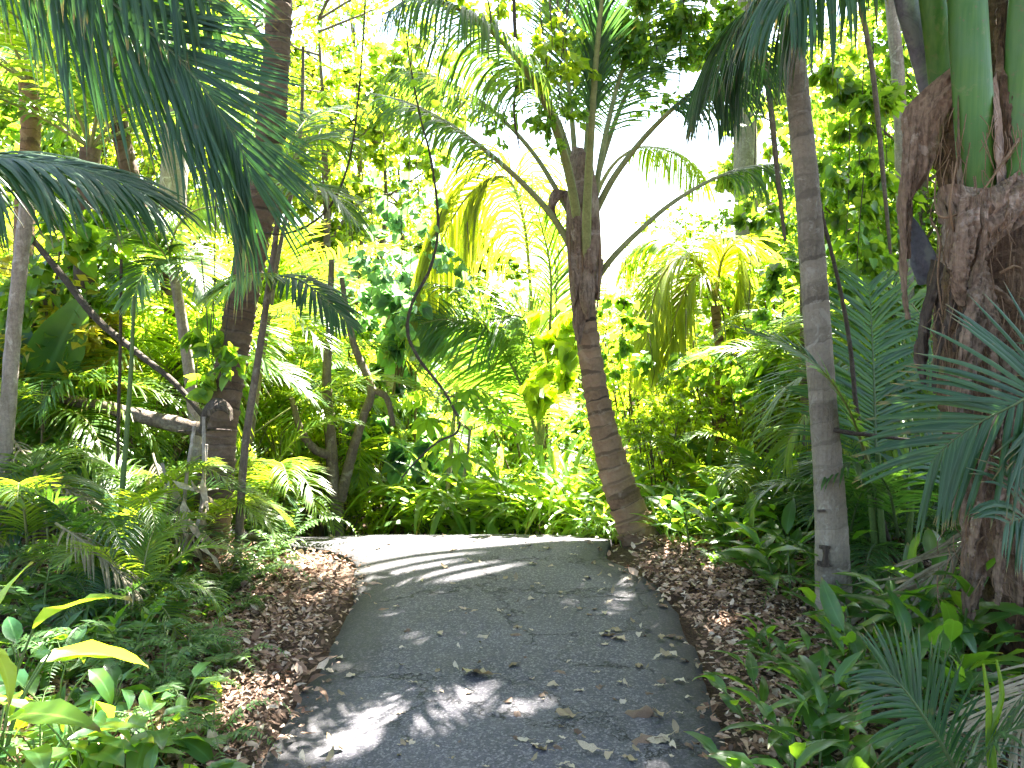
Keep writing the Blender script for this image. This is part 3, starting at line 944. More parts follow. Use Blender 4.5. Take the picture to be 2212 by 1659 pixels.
# a notch cut into the bark: an I-shaped dark hollow and a short dash above it
mb = MB()
def patch(poly, c, r, depth=.004):
    """a small flat dark hollow that follows the trunk's round face"""
    pts = []
    for u, v in poly:
        p = W(u, v, SP)
        x = np.clip((u - c) / r, -.97, .97)
        p = W(u, v, SP - r * px * math.sqrt(1 - x * x) - depth)
        pts.append(p)
    V = np.array(pts)
    n = len(V)
    back = V + np.array([0, .02, 0])
    f = np.array([list(range(n))])
    mb.add(np.concatenate([V, back]), [f, f[:, ::-1] + n])
    i = np.arange(n)
    mb.add(np.concatenate([V, back]), [np.stack([i, i + n, (i + 1) % n + n, (i + 1) % n], -1)])
patch([(1772, 1179), (1784, 1180), (1795, 1181), (1794, 1186), (1791, 1187), (1789, 1202), (1791, 1217), (1797, 1224), (1780, 1226), (1767, 1222), (1768, 1212), (1778, 1215), (1781, 1202), (1779, 1187), (1772, 1186)], 1797, 36)
mb.build('bark_notch', M['sheathdark'], sp)
mb = MB()
patch([(1768, 1103), (1784, 1102), (1783, 1107), (1769, 1107)], 1795, 34)
mb.build('bark_notch', M['sheathdark'], sp)
top = W(1660, -480, SP)
for i in range(8):
    frond(sp, arc(top, i * 2.4 + .5, radians(60 - 8 * (i % 4)), 2.2, 1.3), .5, .03, 34, 62, 30, None, 1.0, .1, .2, .018, mats=cpd, rows=5)
# a small snapped side stub on the trunk
mb = MB()
tube(mb, [W(1800, 928, SP - .06), W(1835, 935, SP - .08), W(1880, 940, SP - .05), W(1950, 948, SP + .05), W(1992, 950, SP + .1)], [.012, .011, .009, .007, .004], 6, wob=.05)
mb.build('side_branch', M['vine'], sp)

# ------------------------------------------------------------------ big coconut palm at the right edge
BP = 3.9
bp = thing('coconut_palm', 'thick fibrous coconut palm with big green leaf stalks at the right edge', 'palm', at(2250, BP))
px = BP / FPX
def BW(*a): return [W(u, v, BP + dy) for u, v, dy in a]
mb = MB()
tube(mb, BW((2330, 1480, .05), (2300, 1380, .05), (2262, 1260, .05), (2225, 1100, .05), (2190, 950, .05), (2170, 800, .05), (2160, 650, .05), (2165, 500, .05), (2170, 350, .05), (2175, 200, .1), (2180, 60, .12), (2185, -120, .15)),
     [150 * px, 145 * px, 140 * px, 136 * px, 135 * px, 138 * px, 132 * px, 120 * px, 105 * px, 95 * px, 85 * px, 60 * px], 40, 260, wob=.018)
mb.build('trunk', M['fibremat'], bp)
# green leaf stalks
def stalk(pts, rad, name='leaf_stalk', mat='petiole', flat=.55):
    mb = MB()
    tube(mb, BW(*pts), [r * px for r in rad], 22, 60, flat=flat, up=(1, 0, 0))
    o = mb.build(name, M[mat], bp)
    return o
stalk([(2112, 408, -.30), (2108, 330, -.31), (2101, 200, -.30), (2094, 90, -.29), (2088, -30, -.27), (2070, -260, -.2), (2030, -480, -.05)], [36, 39, 39, 37, 36, 30, 24])
stalk([(2044, 260, -.06), (2030, 120, -.12), (2014, 0, -.16), (1994, -140, -.2), (1964, -330, -.28)], [29, 28, 26, 24, 18])
stalk([(2012, 210, .0), (1990, 110, -.02), (1966, 30, -.05), (1940, -60, -.08), (1890, -200, -.15)], [22, 26, 25, 22, 16], mat='petiolegrey')
stalk([(2196, 420, -.16), (2198, 260, -.2), (2204, 120, -.22), (2212, -20, -.25), (2230, -250, -.3)], [32, 32, 30, 27, 20])
stalk([(2190, 470, -.24), (2200, 420, -.27), (2206, 360, -.28), (2210, 300, -.26)], [28, 34, 28, 12])
stalk([(2006, 605, .0), (1990, 545, -.05), (1976, 492, -.08), (1968, 470, -.09)], [24, 28, 18, 4], 'dead_stalk', 'petiolegrey')
# brown sheath margins beside the middle stalk
mb = MB()
def rb(L, R, **k): ribbon(mb, BW(*L), BW(*R), **k)
rb([(2060, 180, -.2), (2064, 260, -.28), (2066, 340, -.3), (2070, 410, -.29)], [(2068, 180, -.3), (2072, 260, -.36), (2076, 340, -.37), (2084, 412, -.37)], n=30, bulge=.005, crump=.003)
rb([(2142, 180, -.3), (2148, 260, -.36), (2152, 340, -.37), (2154, 400, -.36)], [(2152, 150, -.2), (2162, 240, -.28), (2170, 330, -.3), (2178, 405, -.28)], n=30, bulge=.005, crump=.003)
mb.build('stalk_margin', M['sheath'], bp)
# big dry spathe hanging on the left
mb = MB()
rb([(2062, 140, -.22), (2010, 180, -.18), (1972, 215, -.15), (1950, 250, -.13), (1948, 330, -.12), (1943, 410, -.12), (1940, 480, -.1), (1950, 560, -.1)],
   [(2066, 200, -.28), (2052, 250, -.25), (2036, 290, -.22), (2018, 340, -.2), (2000, 390, -.18), (1972, 430, -.15), (1966, 500, -.13), (1958, 560, -.12)], n=60, m=11, bulge=.05, crump=.010)
rb([(1950, 250, -.13), (1954, 330, -.16), (1948, 420, -.16), (1944, 500, -.13), (1948, 640, -.1), (1958, 690, -.08)], [(1985, 260, -.16), (1982, 330, -.2), (1966, 420, -.18), (1958, 500, -.15), (1956, 640, -.1), (1962, 690, -.08)], n=50, bulge=.03, crump=.008)
mb.build('dry_spathe', M['sheath'], bp)
mb = MB()
rb([(2020, 270, -.1), (2014, 340, -.1), (2030, 400, -.12), (2032, 420, -.12)], [(2066, 220, -.2), (2068, 300, -.25), (2070, 380, -.25), (2072, 430, -.25)], n=40, bulge=.03, crump=.012)
rb([(2150, 20, -.15), (2148, 140, -.2), (2160, 260, -.24), (2168, 400, -.25)], [(2176, 0, -.15), (2182, 140, -.2), (2186, 280, -.24), (2196, 420, -.22)], n=40, bulge=.02, crump=.012)
mb.build('fibre_sheath', M['fibremat'], bp)
# torn sheath folded over the foot of the middle stalk, and the strips hanging from it
mb = MB()
rb([(2020, 440, -.2), (2030, 405, -.32), (2070, 398, -.4), (2110, 404, -.42), (2150, 402, -.4), (2190, 375, -.33), (2225, 350, -.25)],
   [(2030, 560, -.25), (2044, 580, -.32), (2070, 590, -.36), (2096, 585, -.37), (2124, 560, -.36), (2160, 520, -.34), (2230, 470, -.28)], n=60, m=13, bulge=.05, crump=.014)
rb([(2072, 430, -.42), (2062, 520, -.44), (2056, 600, -.42), (2070, 660, -.38)], [(2116, 420, -.44), (2110, 520, -.46), (2092, 600, -.43), (2078, 662, -.38)], n=40, bulge=.03, crump=.012)
rb([(2116, 410, -.44), (2120, 500, -.45), (2110, 560, -.43), (2090, 620, -.4)], [(2132, 410, -.43), (2132, 490, -.44), (2124, 560, -.42), (2094, 622, -.4)], n=40, bulge=.02, crump=.006)
mb.build('torn_sheath', M['sheath'], bp)
mb = MB()
for L, R in (([(2010, 560, -.12), (1998, 640, -.14), (1985, 720, -.14), (1988, 800, -.13)], [(2040, 570, -.2), (2022, 640, -.2), (2004, 720, -.17), (1994, 800, -.13)]),
             ([(2060, 600, -.3), (2040, 690, -.28), (2020, 770, -.25), (2014, 850, -.22)], [(2080, 600, -.32), (2058, 690, -.3), (2030, 770, -.26), (2018, 850, -.22)]),
             ([(2070, 600, -.36), (2078, 680, -.36), (2062, 730, -.33), (2060, 760, -.3)], [(2096, 590, -.37), (2092, 680, -.37), (2076, 730, -.33), (2066, 762, -.3)]),
             ([(2010, 600, -.15), (2020, 660, -.18), (2022, 730, -.18)], [(2030, 600, -.2), (2034, 660, -.2), (2028, 732, -.18)]),
             ([(1996, 690, -.1), (1978, 740, -.1), (1975, 770, -.08), (1990, 830, -.08)], [(2010, 690, -.14), (2006, 740, -.12), (2004, 770, -.1), (2000, 830, -.08)])):
    rb(L, R, n=34, m=6, bulge=.02, crump=.006)
mb.build('torn_strip', M['sheathdark'], bp)
mb = MB()
rb([(2098, 560, -.36), (2112, 650, -.38), (2130, 760, -.38), (2150, 880, -.36), (2160, 960, -.33)], [(2124, 560, -.36), (2150, 650, -.37), (2172, 760, -.36), (2190, 880, -.33), (2200, 960, -.3)], n=60, bulge=.04, crump=.012)
rb([(2040, 800, -.26), (2050, 900, -.28), (2066, 1000, -.3), (2076, 1120, -.3), (2080, 1240, -.28), (2082, 1330, -.25)], [(2092, 790, -.33), (2104, 900, -.35), (2120, 1000, -.36), (2130, 1120, -.36), (2128, 1240, -.32), (2096, 1335, -.27)], n=70, m=9, bulge=.04, crump=.012)
rb([(2124, 620, -.38), (2150, 616, -.4), (2180, 640, -.4), (2206, 668, -.36), (2210, 690, -.34)], [(2124, 628, -.37), (2150, 632, -.38), (2176, 654, -.38), (2200, 676, -.36), (2206, 692, -.34)], n=30, m=5, bulge=.02, crump=.006)
rb([(2130, 1040, -.3), (2150, 1120, -.33), (2160, 1200, -.33), (2160, 1280, -.3)], [(2240, 1040, -.28), (2230, 1120, -.32), (2220, 1200, -.34), (2200, 1290, -.3)], n=40, bulge=.05, crump=.014)
mb.build('old_leaf_base', M['sheath'], bp)
mb = MB()
for i in range(16):
    u0 = rng.uniform(2040, 2190); v0 = rng.uniform(560, 1120); wd = rng.uniform(14, 34); ln = rng.uniform(120, 260); dx = rng.uniform(-45, 25)
    dy = -.40 + .10 * ((u0 - 2150) / 110) ** 2
    rb([(u0, v0, dy), (u0 + dx * .3, v0 + ln * .4, dy - .03), (u0 + dx * .8, v0 + ln * .75, dy - .05), (u0 + dx, v0 + ln, dy - .04)],
       [(u0 + wd, v0 - 6, dy), (u0 + wd + dx * .3, v0 + ln * .4, dy - .05), (u0 + wd * .7 + dx * .8, v0 + ln * .75, dy - .06), (u0 + dx + 3, v0 + ln + 4, dy - .04)], n=34, m=7, bulge=.03, crump=.010)
mb.build('torn_husk', M['sheath'], bp)
mb = MB()
for i in range(230):
    u, v = rng.uniform(2020, 2212), rng.uniform(230, 1250)
    l = rng.uniform(40, 130); du = rng.uniform(-35, 35)
    yy = -.36 + .12 * ((u - 2150) / 120) ** 2 - rng.uniform(0, .05)
    tube(mb, BW((u, v, yy), (u + du * .3 + rng.uniform(-14, 14), v + l * .5, yy - .03), (u + du, v + l, yy + .01)), [.0022, .0018, .0012], 4, 7, cap=False)
for a in ([(2116, 440, -.4), (2040, 470, -.42), (2020, 440, -.35), (2022, 380, -.3)], [(2200, 300, -.3), (2160, 360, -.4), (2110, 430, -.42)], [(2060, 500, -.4), (2052, 440, -.44), (2066, 350, -.42)],
          [(2010, 470, -.2), (2030, 520, -.3), (2026, 600, -.3), (2036, 680, -.3)], [(2160, 590, -.4), (2190, 575, -.42), (2208, 580, -.36)], [(2100, 1060, -.36), (2085, 1120, -.38), (2100, 1180, -.38), (2160, 1120, -.36)]):
    tube(mb, BW(*a), [.006, .005, .003], 5, 20)
mb.build('hanging_fibre', M['fibre'], bp)
# its fronds: most spread above the frame, some hang down into it
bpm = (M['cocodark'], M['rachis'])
frond(bp, BW((2000, -260, .1), (1900, -200, .1), (1790, -110, .1), (1690, -30, .2), (1610, 40, .3), (1560, 120, .4), (1530, 220, .5)), .70, .019, 100, 60, 34, None, 2.8, -.1, .02, .016, mats=bpm, rows=7)
frond(bp, BW((2030, -480, -.05), (1980, -600, .0), (1900, -560, -.1), (1820, -420, -.2), (1770, -250, -.3), (1740, -120, -.3)), .85, .020, 76, 45, 25, None, 1.9, 0, .1, .02, mats=bpm, rows=7)
frond(bp, BW((1960, -190, -.15), (1880, -200, -.3), (1800, -150, -.45), (1740, -80, -.6), (1700, 0, -.7)), .66, .028, 34, 45, 22, None, 2.2, 0, .1, .014, mats=bpm, rows=7, sides=(1, .9))
for i, az in enumerate((1.2, 2.2, 3.2, 4.3, 5.4)):
    frond(bp, arc(W(2185, -200, BP + .15), az, radians(52 - 6 * (i % 3)), 2.6, 1.2), .65, .03, 40, 60, 30, None, 1.2, .1, .2, .024, mats=bpm, rows=5)

# ------------------------------------------------------------------ the near frond from the right edge and its palm
def young_palm(name, label, cat, base, fr, mats, extra=None, group=None):
    r = thing(name, label, cat, base, group)
    for kw in fr: frond(r, mats=kw.pop('mats', mats), **kw)
    return r

def PW_(*a): return [W(u, v, y) for u, v, y in a]
young_palm('young_coconut_palm', 'young coconut palm whose dark green frond spreads in front of the thick right palm', 'palm', at(2480, 3.0), [
    dict(pts=PW_((2440, 1300, 3.1), (2400, 1050, 3.0), (2330, 880, 2.9), (2250, 850, 2.85), (2180, 880, 2.8), (2110, 916, 2.8), (2048, 960, 2.8), (2010, 1000, 2.8)), L=.46, w=.022, n=56, a0=62, a1=30, normal=(.1, -1, .45), droop=.35, lift=.02, start=.3, r0=.014, rows=6, tipl=.6, jit=.04),
    dict(pts=PW_((2440, 1300, 3.1), (2440, 1000, 3.2), (2420, 760, 3.3), (2370, 600, 3.4), (2300, 520, 3.5)), L=.45, w=.022, n=44, a0=62, a1=30, droop=.8, start=.3, r0=.014, rows=6),
    dict(pts=PW_((2440, 1300, 3.1), (2500, 1000, 2.9), (2580, 760, 2.7), (2680, 700, 2.5)), L=.45, w=.022, n=40, a0=62, a1=30, droop=.8, start=.3, r0=.014, rows=6),
    dict(pts=PW_((2440, 1320, 3.1), (2330, 1180, 2.9), (2240, 1120, 2.75), (2170, 1130, 2.65)), L=.35, w=.02, n=34, a0=62, a1=30, normal=(.1, -1, .6), droop=1.2, start=.4, r0=.012, rows=6),
], (M['cocodark'], M['rachisdark']))
young_palm('young_coconut_palm', 'young palm with one silvery grey frond and a yellow strap leaf, near right corner', 'palm', at(2080, 2.55, -.02), [
    dict(pts=PW_((2075, 1690, 2.55), (2040, 1620, 2.52), (2000, 1555, 2.5), (1962, 1500, 2.5), (1930, 1464, 2.5), (1910, 1448, 2.5)), L=.26, w=.015, n=36, a0=66, a1=24, normal=(.25, -1, .35), droop=.5, lift=.06, start=.1, r0=.008, rows=6, tipl=.55),
    dict(pts=PW_((2085, 1690, 2.55), (2150, 1600, 2.5), (2230, 1560, 2.45), (2300, 1560, 2.4)), L=.26, w=.014, n=28, a0=62, a1=26, droop=.7, start=.15, r0=.007, rows=6),
    dict(pts=PW_((2085, 1690, 2.6), (2110, 1600, 2.8), (2150, 1530, 3.0), (2210, 1510, 3.2)), L=.26, w=.014, n=28, a0=62, a1=26, droop=.9, start=.15, r0=.007, rows=6),
], (M['cocodark'], M['rachisdark']))
o = bpy.data.objects['young_coconut_palm.001']
mb = MB()
for a, b in ((2123, 1432), (2152, 1424)):
    ribbon(mb, PW_((a - 2, b, 2.62), (a + 6, b + 80, 2.6), (2136 - 6, b + 170, 2.58), (2138, 1690, 2.57)), PW_((a + 3, b, 2.62), (a + 18, b + 80, 2.6), (2136 + 14, b + 170, 2.58), (2156, 1690, 2.57)), n=26, m=5, bulge=.006, crump=.0008, thick=.001)
mb.build('strap_leaf', M['lime'], o, )

# ------------------------------------------------------------------ the palm left of the frame whose fronds reach in
op = thing('coconut_palm', 'coconut palm with long dark fronds hanging in from the upper left', 'palm', at(-420, 4.4))
mb = MB()
ring_trunk(mb, [at(-420, 4.4, -.05), W(-400, 800, 4.4), W(-370, 400, 4.4), W(-330, 0, 4.4), W(-310, -330, 4.4)], [.17, .14, .13, .12, .11], ring=.07, lip=.05)
mb.build('trunk', M['cocobarkdark'], op)
opm = (M['cocodark'], M['rachisdark'])
frond(op, PW_((-310, -330, 4.4), (-150, -330, 4.2), (30, -180, 4.0), (180, -50, 3.8), (260, 18, 3.7), (350, 90, 3.6), (420, 165, 3.5), (480, 250, 3.45), (525, 330, 3.42), (545, 400, 3.4)), .92, .019, 140, 30, 19, (-.25, -1, .35), .12, .0, .22, .02, mats=opm, rows=6, jit=.035, tipl=.55, sides=(.82, 1.05), nr=80)
frond(op, PW_((-310, -330, 4.4), (-330, -60, 4.2), (-250, 190, 3.9), (-120, 310, 3.6), (30, 342, 3.45), (140, 356, 3.35), (240, 385, 3.3), (330, 425, 3.25)), .72, .025, 100, 34, 18, (.1, -.5, 1), .9, .0, .3, .018, mats=opm, rows=6, jit=.05)
frond(op, PW_((-310, -330, 4.4), (-360, -80, 4.0), (-330, 180, 3.6), (-230, 380, 3.3), (-120, 500, 3.1)), .62, .030, 56, 40, 22, (.1, -.5, 1), .8, .0, .25, .018, mats=opm, rows=6, jit=.05)
frond(op, PW_((-310, -330, 4.4), (-160, -430, 4.2), (60, -330, 3.9), (230, -200, 3.7), (380, -80, 3.6), (470, 30, 3.6)), .8, .030, 70, 45, 26, (-.1, -1, .5), .5, .0, .22, .018, mats=opm, rows=6, jit=.05)
for i, az in enumerate((3.4, 4.2, 5.0, 5.8)):
    frond(op, arc(W(-310, -330, 4.4), az, radians(45), 2.6, 1.2), .65, .03, 40, 60, 30, None, 1.2, .1, .2, .022, mats=opm, rows=5)

# ------------------------------------------------------------------ palms behind the curved palm
yp = thing('coconut_palm', 'young coconut palm with a hanging yellow frond, left behind the curved palm', 'palm', at(1175, 8.6))
ypd = (M['coco'], M['rachis'])
def YW(*a): return [W(u, v, y) for u, v, y in a]
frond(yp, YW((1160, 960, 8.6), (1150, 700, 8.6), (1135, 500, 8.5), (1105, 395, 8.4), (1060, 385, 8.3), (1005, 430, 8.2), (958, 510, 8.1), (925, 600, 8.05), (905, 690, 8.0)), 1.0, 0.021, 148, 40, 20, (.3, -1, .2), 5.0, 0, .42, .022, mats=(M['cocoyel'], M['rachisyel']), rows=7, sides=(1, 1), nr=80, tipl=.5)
frond(yp, YW((1165, 960, 8.6), (1160, 800, 8.4), (1130, 690, 8.2), (1060, 690, 8.1), (990, 688, 8.05), (930, 694, 8.0), (895, 715, 8.0)), .8, 0.022, 93, 62, 34, (0, -.6, 1), 1.2, 0, .25, .02, mats=ypd, rows=6)
frond(yp, YW((1170, 960, 8.6), (1185, 760, 8.5), (1190, 600, 8.4), (1170, 490, 8.3), (1140, 430, 8.2), (1110, 420, 8.1)), .7, 0.022, 86, 40, 28, (-.6, -1, .3), 1.3, 0, .2, .02, mats=ypd, rows=6, sides=(.5, 1.1))
frond(yp, YW((1170, 960, 8.6), (1150, 840, 8.4), (1105, 770, 8.2), (1040, 715, 8.1), (970, 690, 8.0), (905, 700, 7.9)), .8, 0.022, 93, 70, 40, (-.3, -1, .3), 1.0, 0, .1, .02, mats=ypd, rows=6, sides=(1.1, .6))
frond(yp, YW((1165, 960, 8.6), (1120, 820, 8.3), (1060, 720, 8.0), (1000, 640, 7.9), (935, 610, 7.8)), .6, 0.022, 77, 60, 30, None, 1.2, 0, .2, .02, mats=ypd, rows=5)

yr = thing('coconut_palm', 'coconut palm with drooping golden fronds, right behind the curved palm', 'palm', at(1560, 8.2))
mb = MB()
ring_trunk(mb, [at(1560, 8.2, -.1), W(1556, 800, 8.2), W(1545, 660, 8.2)], [.08, .05, .04], ring=.08, lip=.05)
mb.build('trunk', M['cocobark'], yr)
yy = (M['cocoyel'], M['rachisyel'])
frond(yr, YW((1545, 650, 8.2), (1510, 570, 8.1), (1460, 560, 8.0), (1420, 620, 7.9), (1400, 710, 7.85), (1395, 800, 7.8)), .75, 0.022, 86, 45, 22, None, 1.7, 0, .15, .02, mats=yy, rows=6)
frond(yr, YW((1545, 650, 8.2), (1520, 600, 8.0), (1490, 610, 7.9), (1460, 680, 7.8), (1440, 780, 7.75)), .62, 0.022, 80, 45, 22, None, 1.6, 0, .15, .02, mats=yy, rows=6)
frond(yr, YW((1545, 650, 8.2), (1560, 560, 8.1), (1590, 530, 8.0), (1606, 590, 7.95), (1608, 660, 7.9)), .6, 0.022, 77, 40, 20, None, 1.8, 0, .15, .02, mats=yy, rows=6)
frond(yr, YW((1545, 650, 8.2), (1500, 560, 8.3), (1430, 520, 8.4), (1380, 540, 8.5), (1345, 590, 8.6)), .6, 0.020, 83, 60, 30, None, 2.6, 0, .15, .02, mats=(M['areca'], M['rachis']), rows=6)
# ------------------------------------------------------------------ plant prototypes
used = {}
def areca_proto(nf, length, L, wd, mats, cane=.5, label='', sag=1.2, elev=(78, 35), n=34, name='areca_palm', canes=4, spread=.12):
    r = thing(name, label, 'palm')
    mb = MB()
    tops = []
    for c in range(canes):
        a = c * 2 * pi / canes + rng.uniform(-.5, .5)
        b = np.array([cos(a), sin(a), 0]) * spread * rng.uniform(.4, 1.2)
        t = b * 2.2 + np.array([0, 0, cane * rng.uniform(.6, 1.3)])
        tube(mb, [b - np.array([0, 0, .1]), (b + t) / 2 + rng.normal(0, .02, 3), t], [.022, .018, .014], 7, 8)
        tops.append(t)
    mb.build('cane', M['stem'], r)
    for i in range(nf):
        el = radians(elev[0] + (elev[1] - elev[0]) * ((i * 7) % nf) / nf + rng.uniform(-6, 6))
        frond(r, arc(tops[i % canes], i * 2.4 + rng.uniform(-.3, .3), el, length * rng.uniform(.8, 1.15), sag * rng.uniform(.8, 1.3)),
              L, wd, n, 62, 28, None, rng.uniform(.6, 1.2), .25, .2, .010, mats=mats, rows=4, nr=26, seg=5)
    return r


def clump(name, label, cat, tmpls, mat, stemmat, canes, h, lL, per, lean=.45, alt=True, group=None, hv=.3, droop=.3, leafup=.5, r0=.008):
    """canes that lean outward, leaves alternate along them"""
    r = thing(name, label, cat, (0, 0, 0), group)
    ms, ml = MB(), MB()
    for c in range(canes):
        a = rng.uniform(0, 2 * pi)
        b = np.array([cos(a), sin(a), 0]) * rng.uniform(0, .16)
        hh = h * rng.uniform(1 - hv, 1 + hv)
        ln = lean * rng.uniform(.3, 1.2)
        top = b + np.array([cos(a) * ln, sin(a) * ln, 1]) * hh
        P = curve([b - np.array([0, 0, .06]), b + (top - b) * .5 + np.array([0, 0, .06 * hh]), top], 24)
        tube(ms, P[::4], [r0, r0 * .8, r0 * .5], 5, 7)
        k = per
        tt = np.linspace(.25, 1, k)
        i = (tt * 23).astype(int)
        T = nrm(np.gradient(P, axis=0))[i]
        az = a + pi / 2 + (np.arange(k) % 2) * pi + rng.normal(0, .5, k)
        side = np.stack([np.cos(az), np.sin(az), np.zeros(k)], 1)
        D = nrm(T * leafup + side + np.array([0, 0, 1.]) * rng.uniform(-.15, .35, (k, 1)))
        D[-1] = nrm(T[-1] + .3 * side[-1])
        N_ = nrm(np.array([0, 0, 1.]) + .4 * T + .25 * rng.standard_normal((k, 3)))
        S = lL * np.interp(tt, [.25, .6, 1], [.7, 1, .75]) * rng.uniform(.8, 1.15, k)
        which = rng.integers(0, len(tmpls), k)
        for q in range(len(tmpls)):
            m = which == q
            if m.any(): scatter(ml, tmpls[q], P[i][m], D[m], N_[m], S[m])
    ms.build('stem', stemmat, r)
    ml.build('foliage', mat, r)
    return r


def aroid(name, label, n, h, lL, tm, mat, group=None, spread=.5):
    """leaf blades on long stalks from one foot"""
    r = thing(name, label, 'plant', (0, 0, 0), group)
    ms, ml = MB(), MB()
    for i in range(n):
        a = i * 2.4 + rng.uniform(-.4, .4)
        o = np.array([cos(a), sin(a), 0])
        hh = h * rng.uniform(.55, 1.15); s = spread * rng.uniform(.3, 1.1) * hh
        tip = o * s + np.array([0, 0, hh])
        tube(ms, [o * .02 - np.array([0, 0, .05]), o * s * .4 + np.array([0, 0, hh * .6]), tip], [.006, .005, .004], 5, 9)
        d = nrm(o * 1.0 + np.array([0, 0, rng.uniform(-.3, .6)]) + .3 * rng.standard_normal(3))
        nn = np.array([0, 0, 1.]) - .2 * o + .3 * rng.standard_normal(3)
        scatter(ml, tm[i % len(tm)], tip[None], d[None], nn[None], [lL * rng.uniform(.7, 1.2)])
    ms.build('stem', M['stem'], r)
    ml.build('foliage', mat, r)
    return r


def fern_proto(nf, length, L, label, mats):
    r = thing('fern', label, 'fern', (0, 0, 0), 'ferns under the palms')
    ms, ml = MB(), MB()
    for i in range(nf):
        P = curve(arc((0, 0, 0.02), i * 2.4 + rng.uniform(-.4, .4), radians(rng.uniform(35, 78)), length * rng.uniform(.6, 1.1), 1.6), 26)
        tube(ms, P[::5], [.005, .003, .001], 4, 10)
        T = nrm(np.gradient(P, axis=0))
        k = 20
        idx = np.linspace(3, 25, k).astype(int)
        for sd in (-1, 1):
            S = nrm(np.cross(T[idx], np.array([0, 0, 1.]))) * sd
            prof = np.interp(np.linspace(0, 1, k), [0, .3, 1], [.6, 1, .12])
            scatter(ml, diamond(.34, .15, .1, .3), P[idx], nrm(S + .35 * T[idx] + .1 * rng.standard_normal((k, 3))), np.array([[0, 0, 1.]] * k) + .2 * rng.standard_normal((k, 3)), L * prof)
    ms.build('stem', mats[1], r)
    ml.build('foliage', mats[0], r)
    return r


def shrub(name, label, cat, h, blobs, n, size, tm, mat, stemmat, group=None, stems=5, clump_=9, up=.6, droop=.35, base_r=.1, jit=.35, sr=.02):
    """a bush or tree: bark stems from the foot to the middle of every clump of leaves; blobs are (x, y, z, rx, ry, rz)"""
    r = thing(name, label, cat, (0, 0, 0), group)
    B = np.array(blobs, float)
    ms = MB()
    if h >= 3.2:
        zt = B[:, 2].max() * .85
        axis_ = curve([(0, 0, -.2), rng.normal(0, .08, 3) + np.array([0, 0, zt * .4]), rng.normal(0, .15, 3) + np.array([0, 0, zt * .75]), np.array([0, 0, zt])], 40)
        tube(ms, axis_[::4], [sr, sr * .8, sr * .6, sr * .25], 9, 40, wob=.03)
        for b in B:
            i0 = int(np.clip((b[2] - .5 * np.hypot(b[0], b[1])) / zt * 39, 6, 38))
            p0 = axis_[i0]
            tube(ms, [p0, (p0 + b[:3]) / 2 + rng.normal(0, .08, 3), b[:3]], [sr * .3, sr * .2, sr * .08], 5, 8, cap=False)
            for k in range(3):
                d = nrm(rng.standard_normal(3)) * b[3:] * .85
                tube(ms, [b[:3], b[:3] + d * .5 + rng.normal(0, .03, 3), b[:3] + d], [sr * .1, sr * .08, sr * .04], 4, 5, cap=False)
    for b in B[:max(stems, len(B))]:
        if h >= 3.2: break
        a = rng.uniform(0, 2 * pi)
        f = np.array([cos(a), sin(a), 0]) * base_r
        c = b[:3]
        tube(ms, [f - np.array([0, 0, .15]), f * 1.2 + np.array([c[0] * .3, c[1] * .3, c[2] * .45]) + rng.normal(0, .06, 3), c + np.array([0, 0, b[5] * .4])], [sr, sr * .75, sr * .3], 6, 12)
        for k in range(3):
            d = nrm(rng.standard_normal(3)) * b[3:] * .8
            tube(ms, [c * .75 + f * .25, c + d * .4 + rng.normal(0, .03, 3), c + d], [sr * .4, sr * .3, sr * .1], 4, 6, cap=False)
    ms.build('stem' if h < 3.2 else 'trunk', stemmat, r)
    ml = MB()
    tms = tm if isinstance(tm, list) else [tm]
    for q in tms:
        cloud(ml, q, B[:, :3], B[:, 3:], n // len(tms), size, up, droop, clump_, jit)
    ml.build('foliage' if h < 3.2 else 'crown', mat, r)
    return r


def blobs(n, rx, ry, z0, z1, br, sq=.8):
    out = []
    for i in range(n):
        a = rng.uniform(0, 2 * pi); q = rng.uniform(0, 1) ** .5
        b = br * rng.uniform(.7, 1.25)
        out.append((rx * q * cos(a), ry * q * sin(a), rng.uniform(z0, z1), b, b, b * sq))
    return out


LANCE = [blade(.24, 6, .35, .3, .02, .4), blade(.2, 6, .6, .35, .02, .38), blade(.27, 6, .15, .25, .03, .42)]
BROAD = [blade(.42, 6, .35, .25, .02, .38), blade(.48, 6, .6, .2, .03, .36), blade(.38, 6, .15, .35, .02, .4)]
STRAP = [blade(.10, 7, .7, .4, .0, .4), blade(.12, 7, .35, .4, .0, .42), blade(.09, 7, 1.0, .4, .0, .4)]
DIA, DIAN, HEART, OVAL = diamond(.5), diamond(.3), heart(.9), diamond(.62, .2, .3, .48)
ROUND = heart(1.05, .1, .1)

gbig = [clump('ginger_plant', 'g', 'plant', [blade(.3, 6, .3, .3, .02, .4), blade(.27, 6, .5, .35, .02, .38)], M['ginger'], M['stem'], c, h, l, p, group='dark green ginger plants along the verges', lean=.7, leafup=.9) for c, h, l, p in ((6, .26, .27, 5), (5, .32, .30, 6), (7, .22, .24, 5))]
straps = [clump('strap_lily', 's', 'plant', STRAP, M['strap'], M['stem'], c, .3, l, p, lean=.8, group='strap-leaved lilies beyond the path crest', leafup=1.0) for c, l, p in ((12, .5, 6), (14, .42, 6))]
aroids = [aroid('broad_leaved_plant', 'a', n, h, l, BROAD, M['aroid'], 'broad-leaved plants in the near left corner') for n, h, l in ((11, .30, .28), (9, .36, .31), (12, .26, .24))]
ferns = [fern_proto(n, l, L, 'f', (M['fern'], M['stem'])) for n, l, L in ((11, .5, .075), (9, .65, .09), (12, .38, .06))]
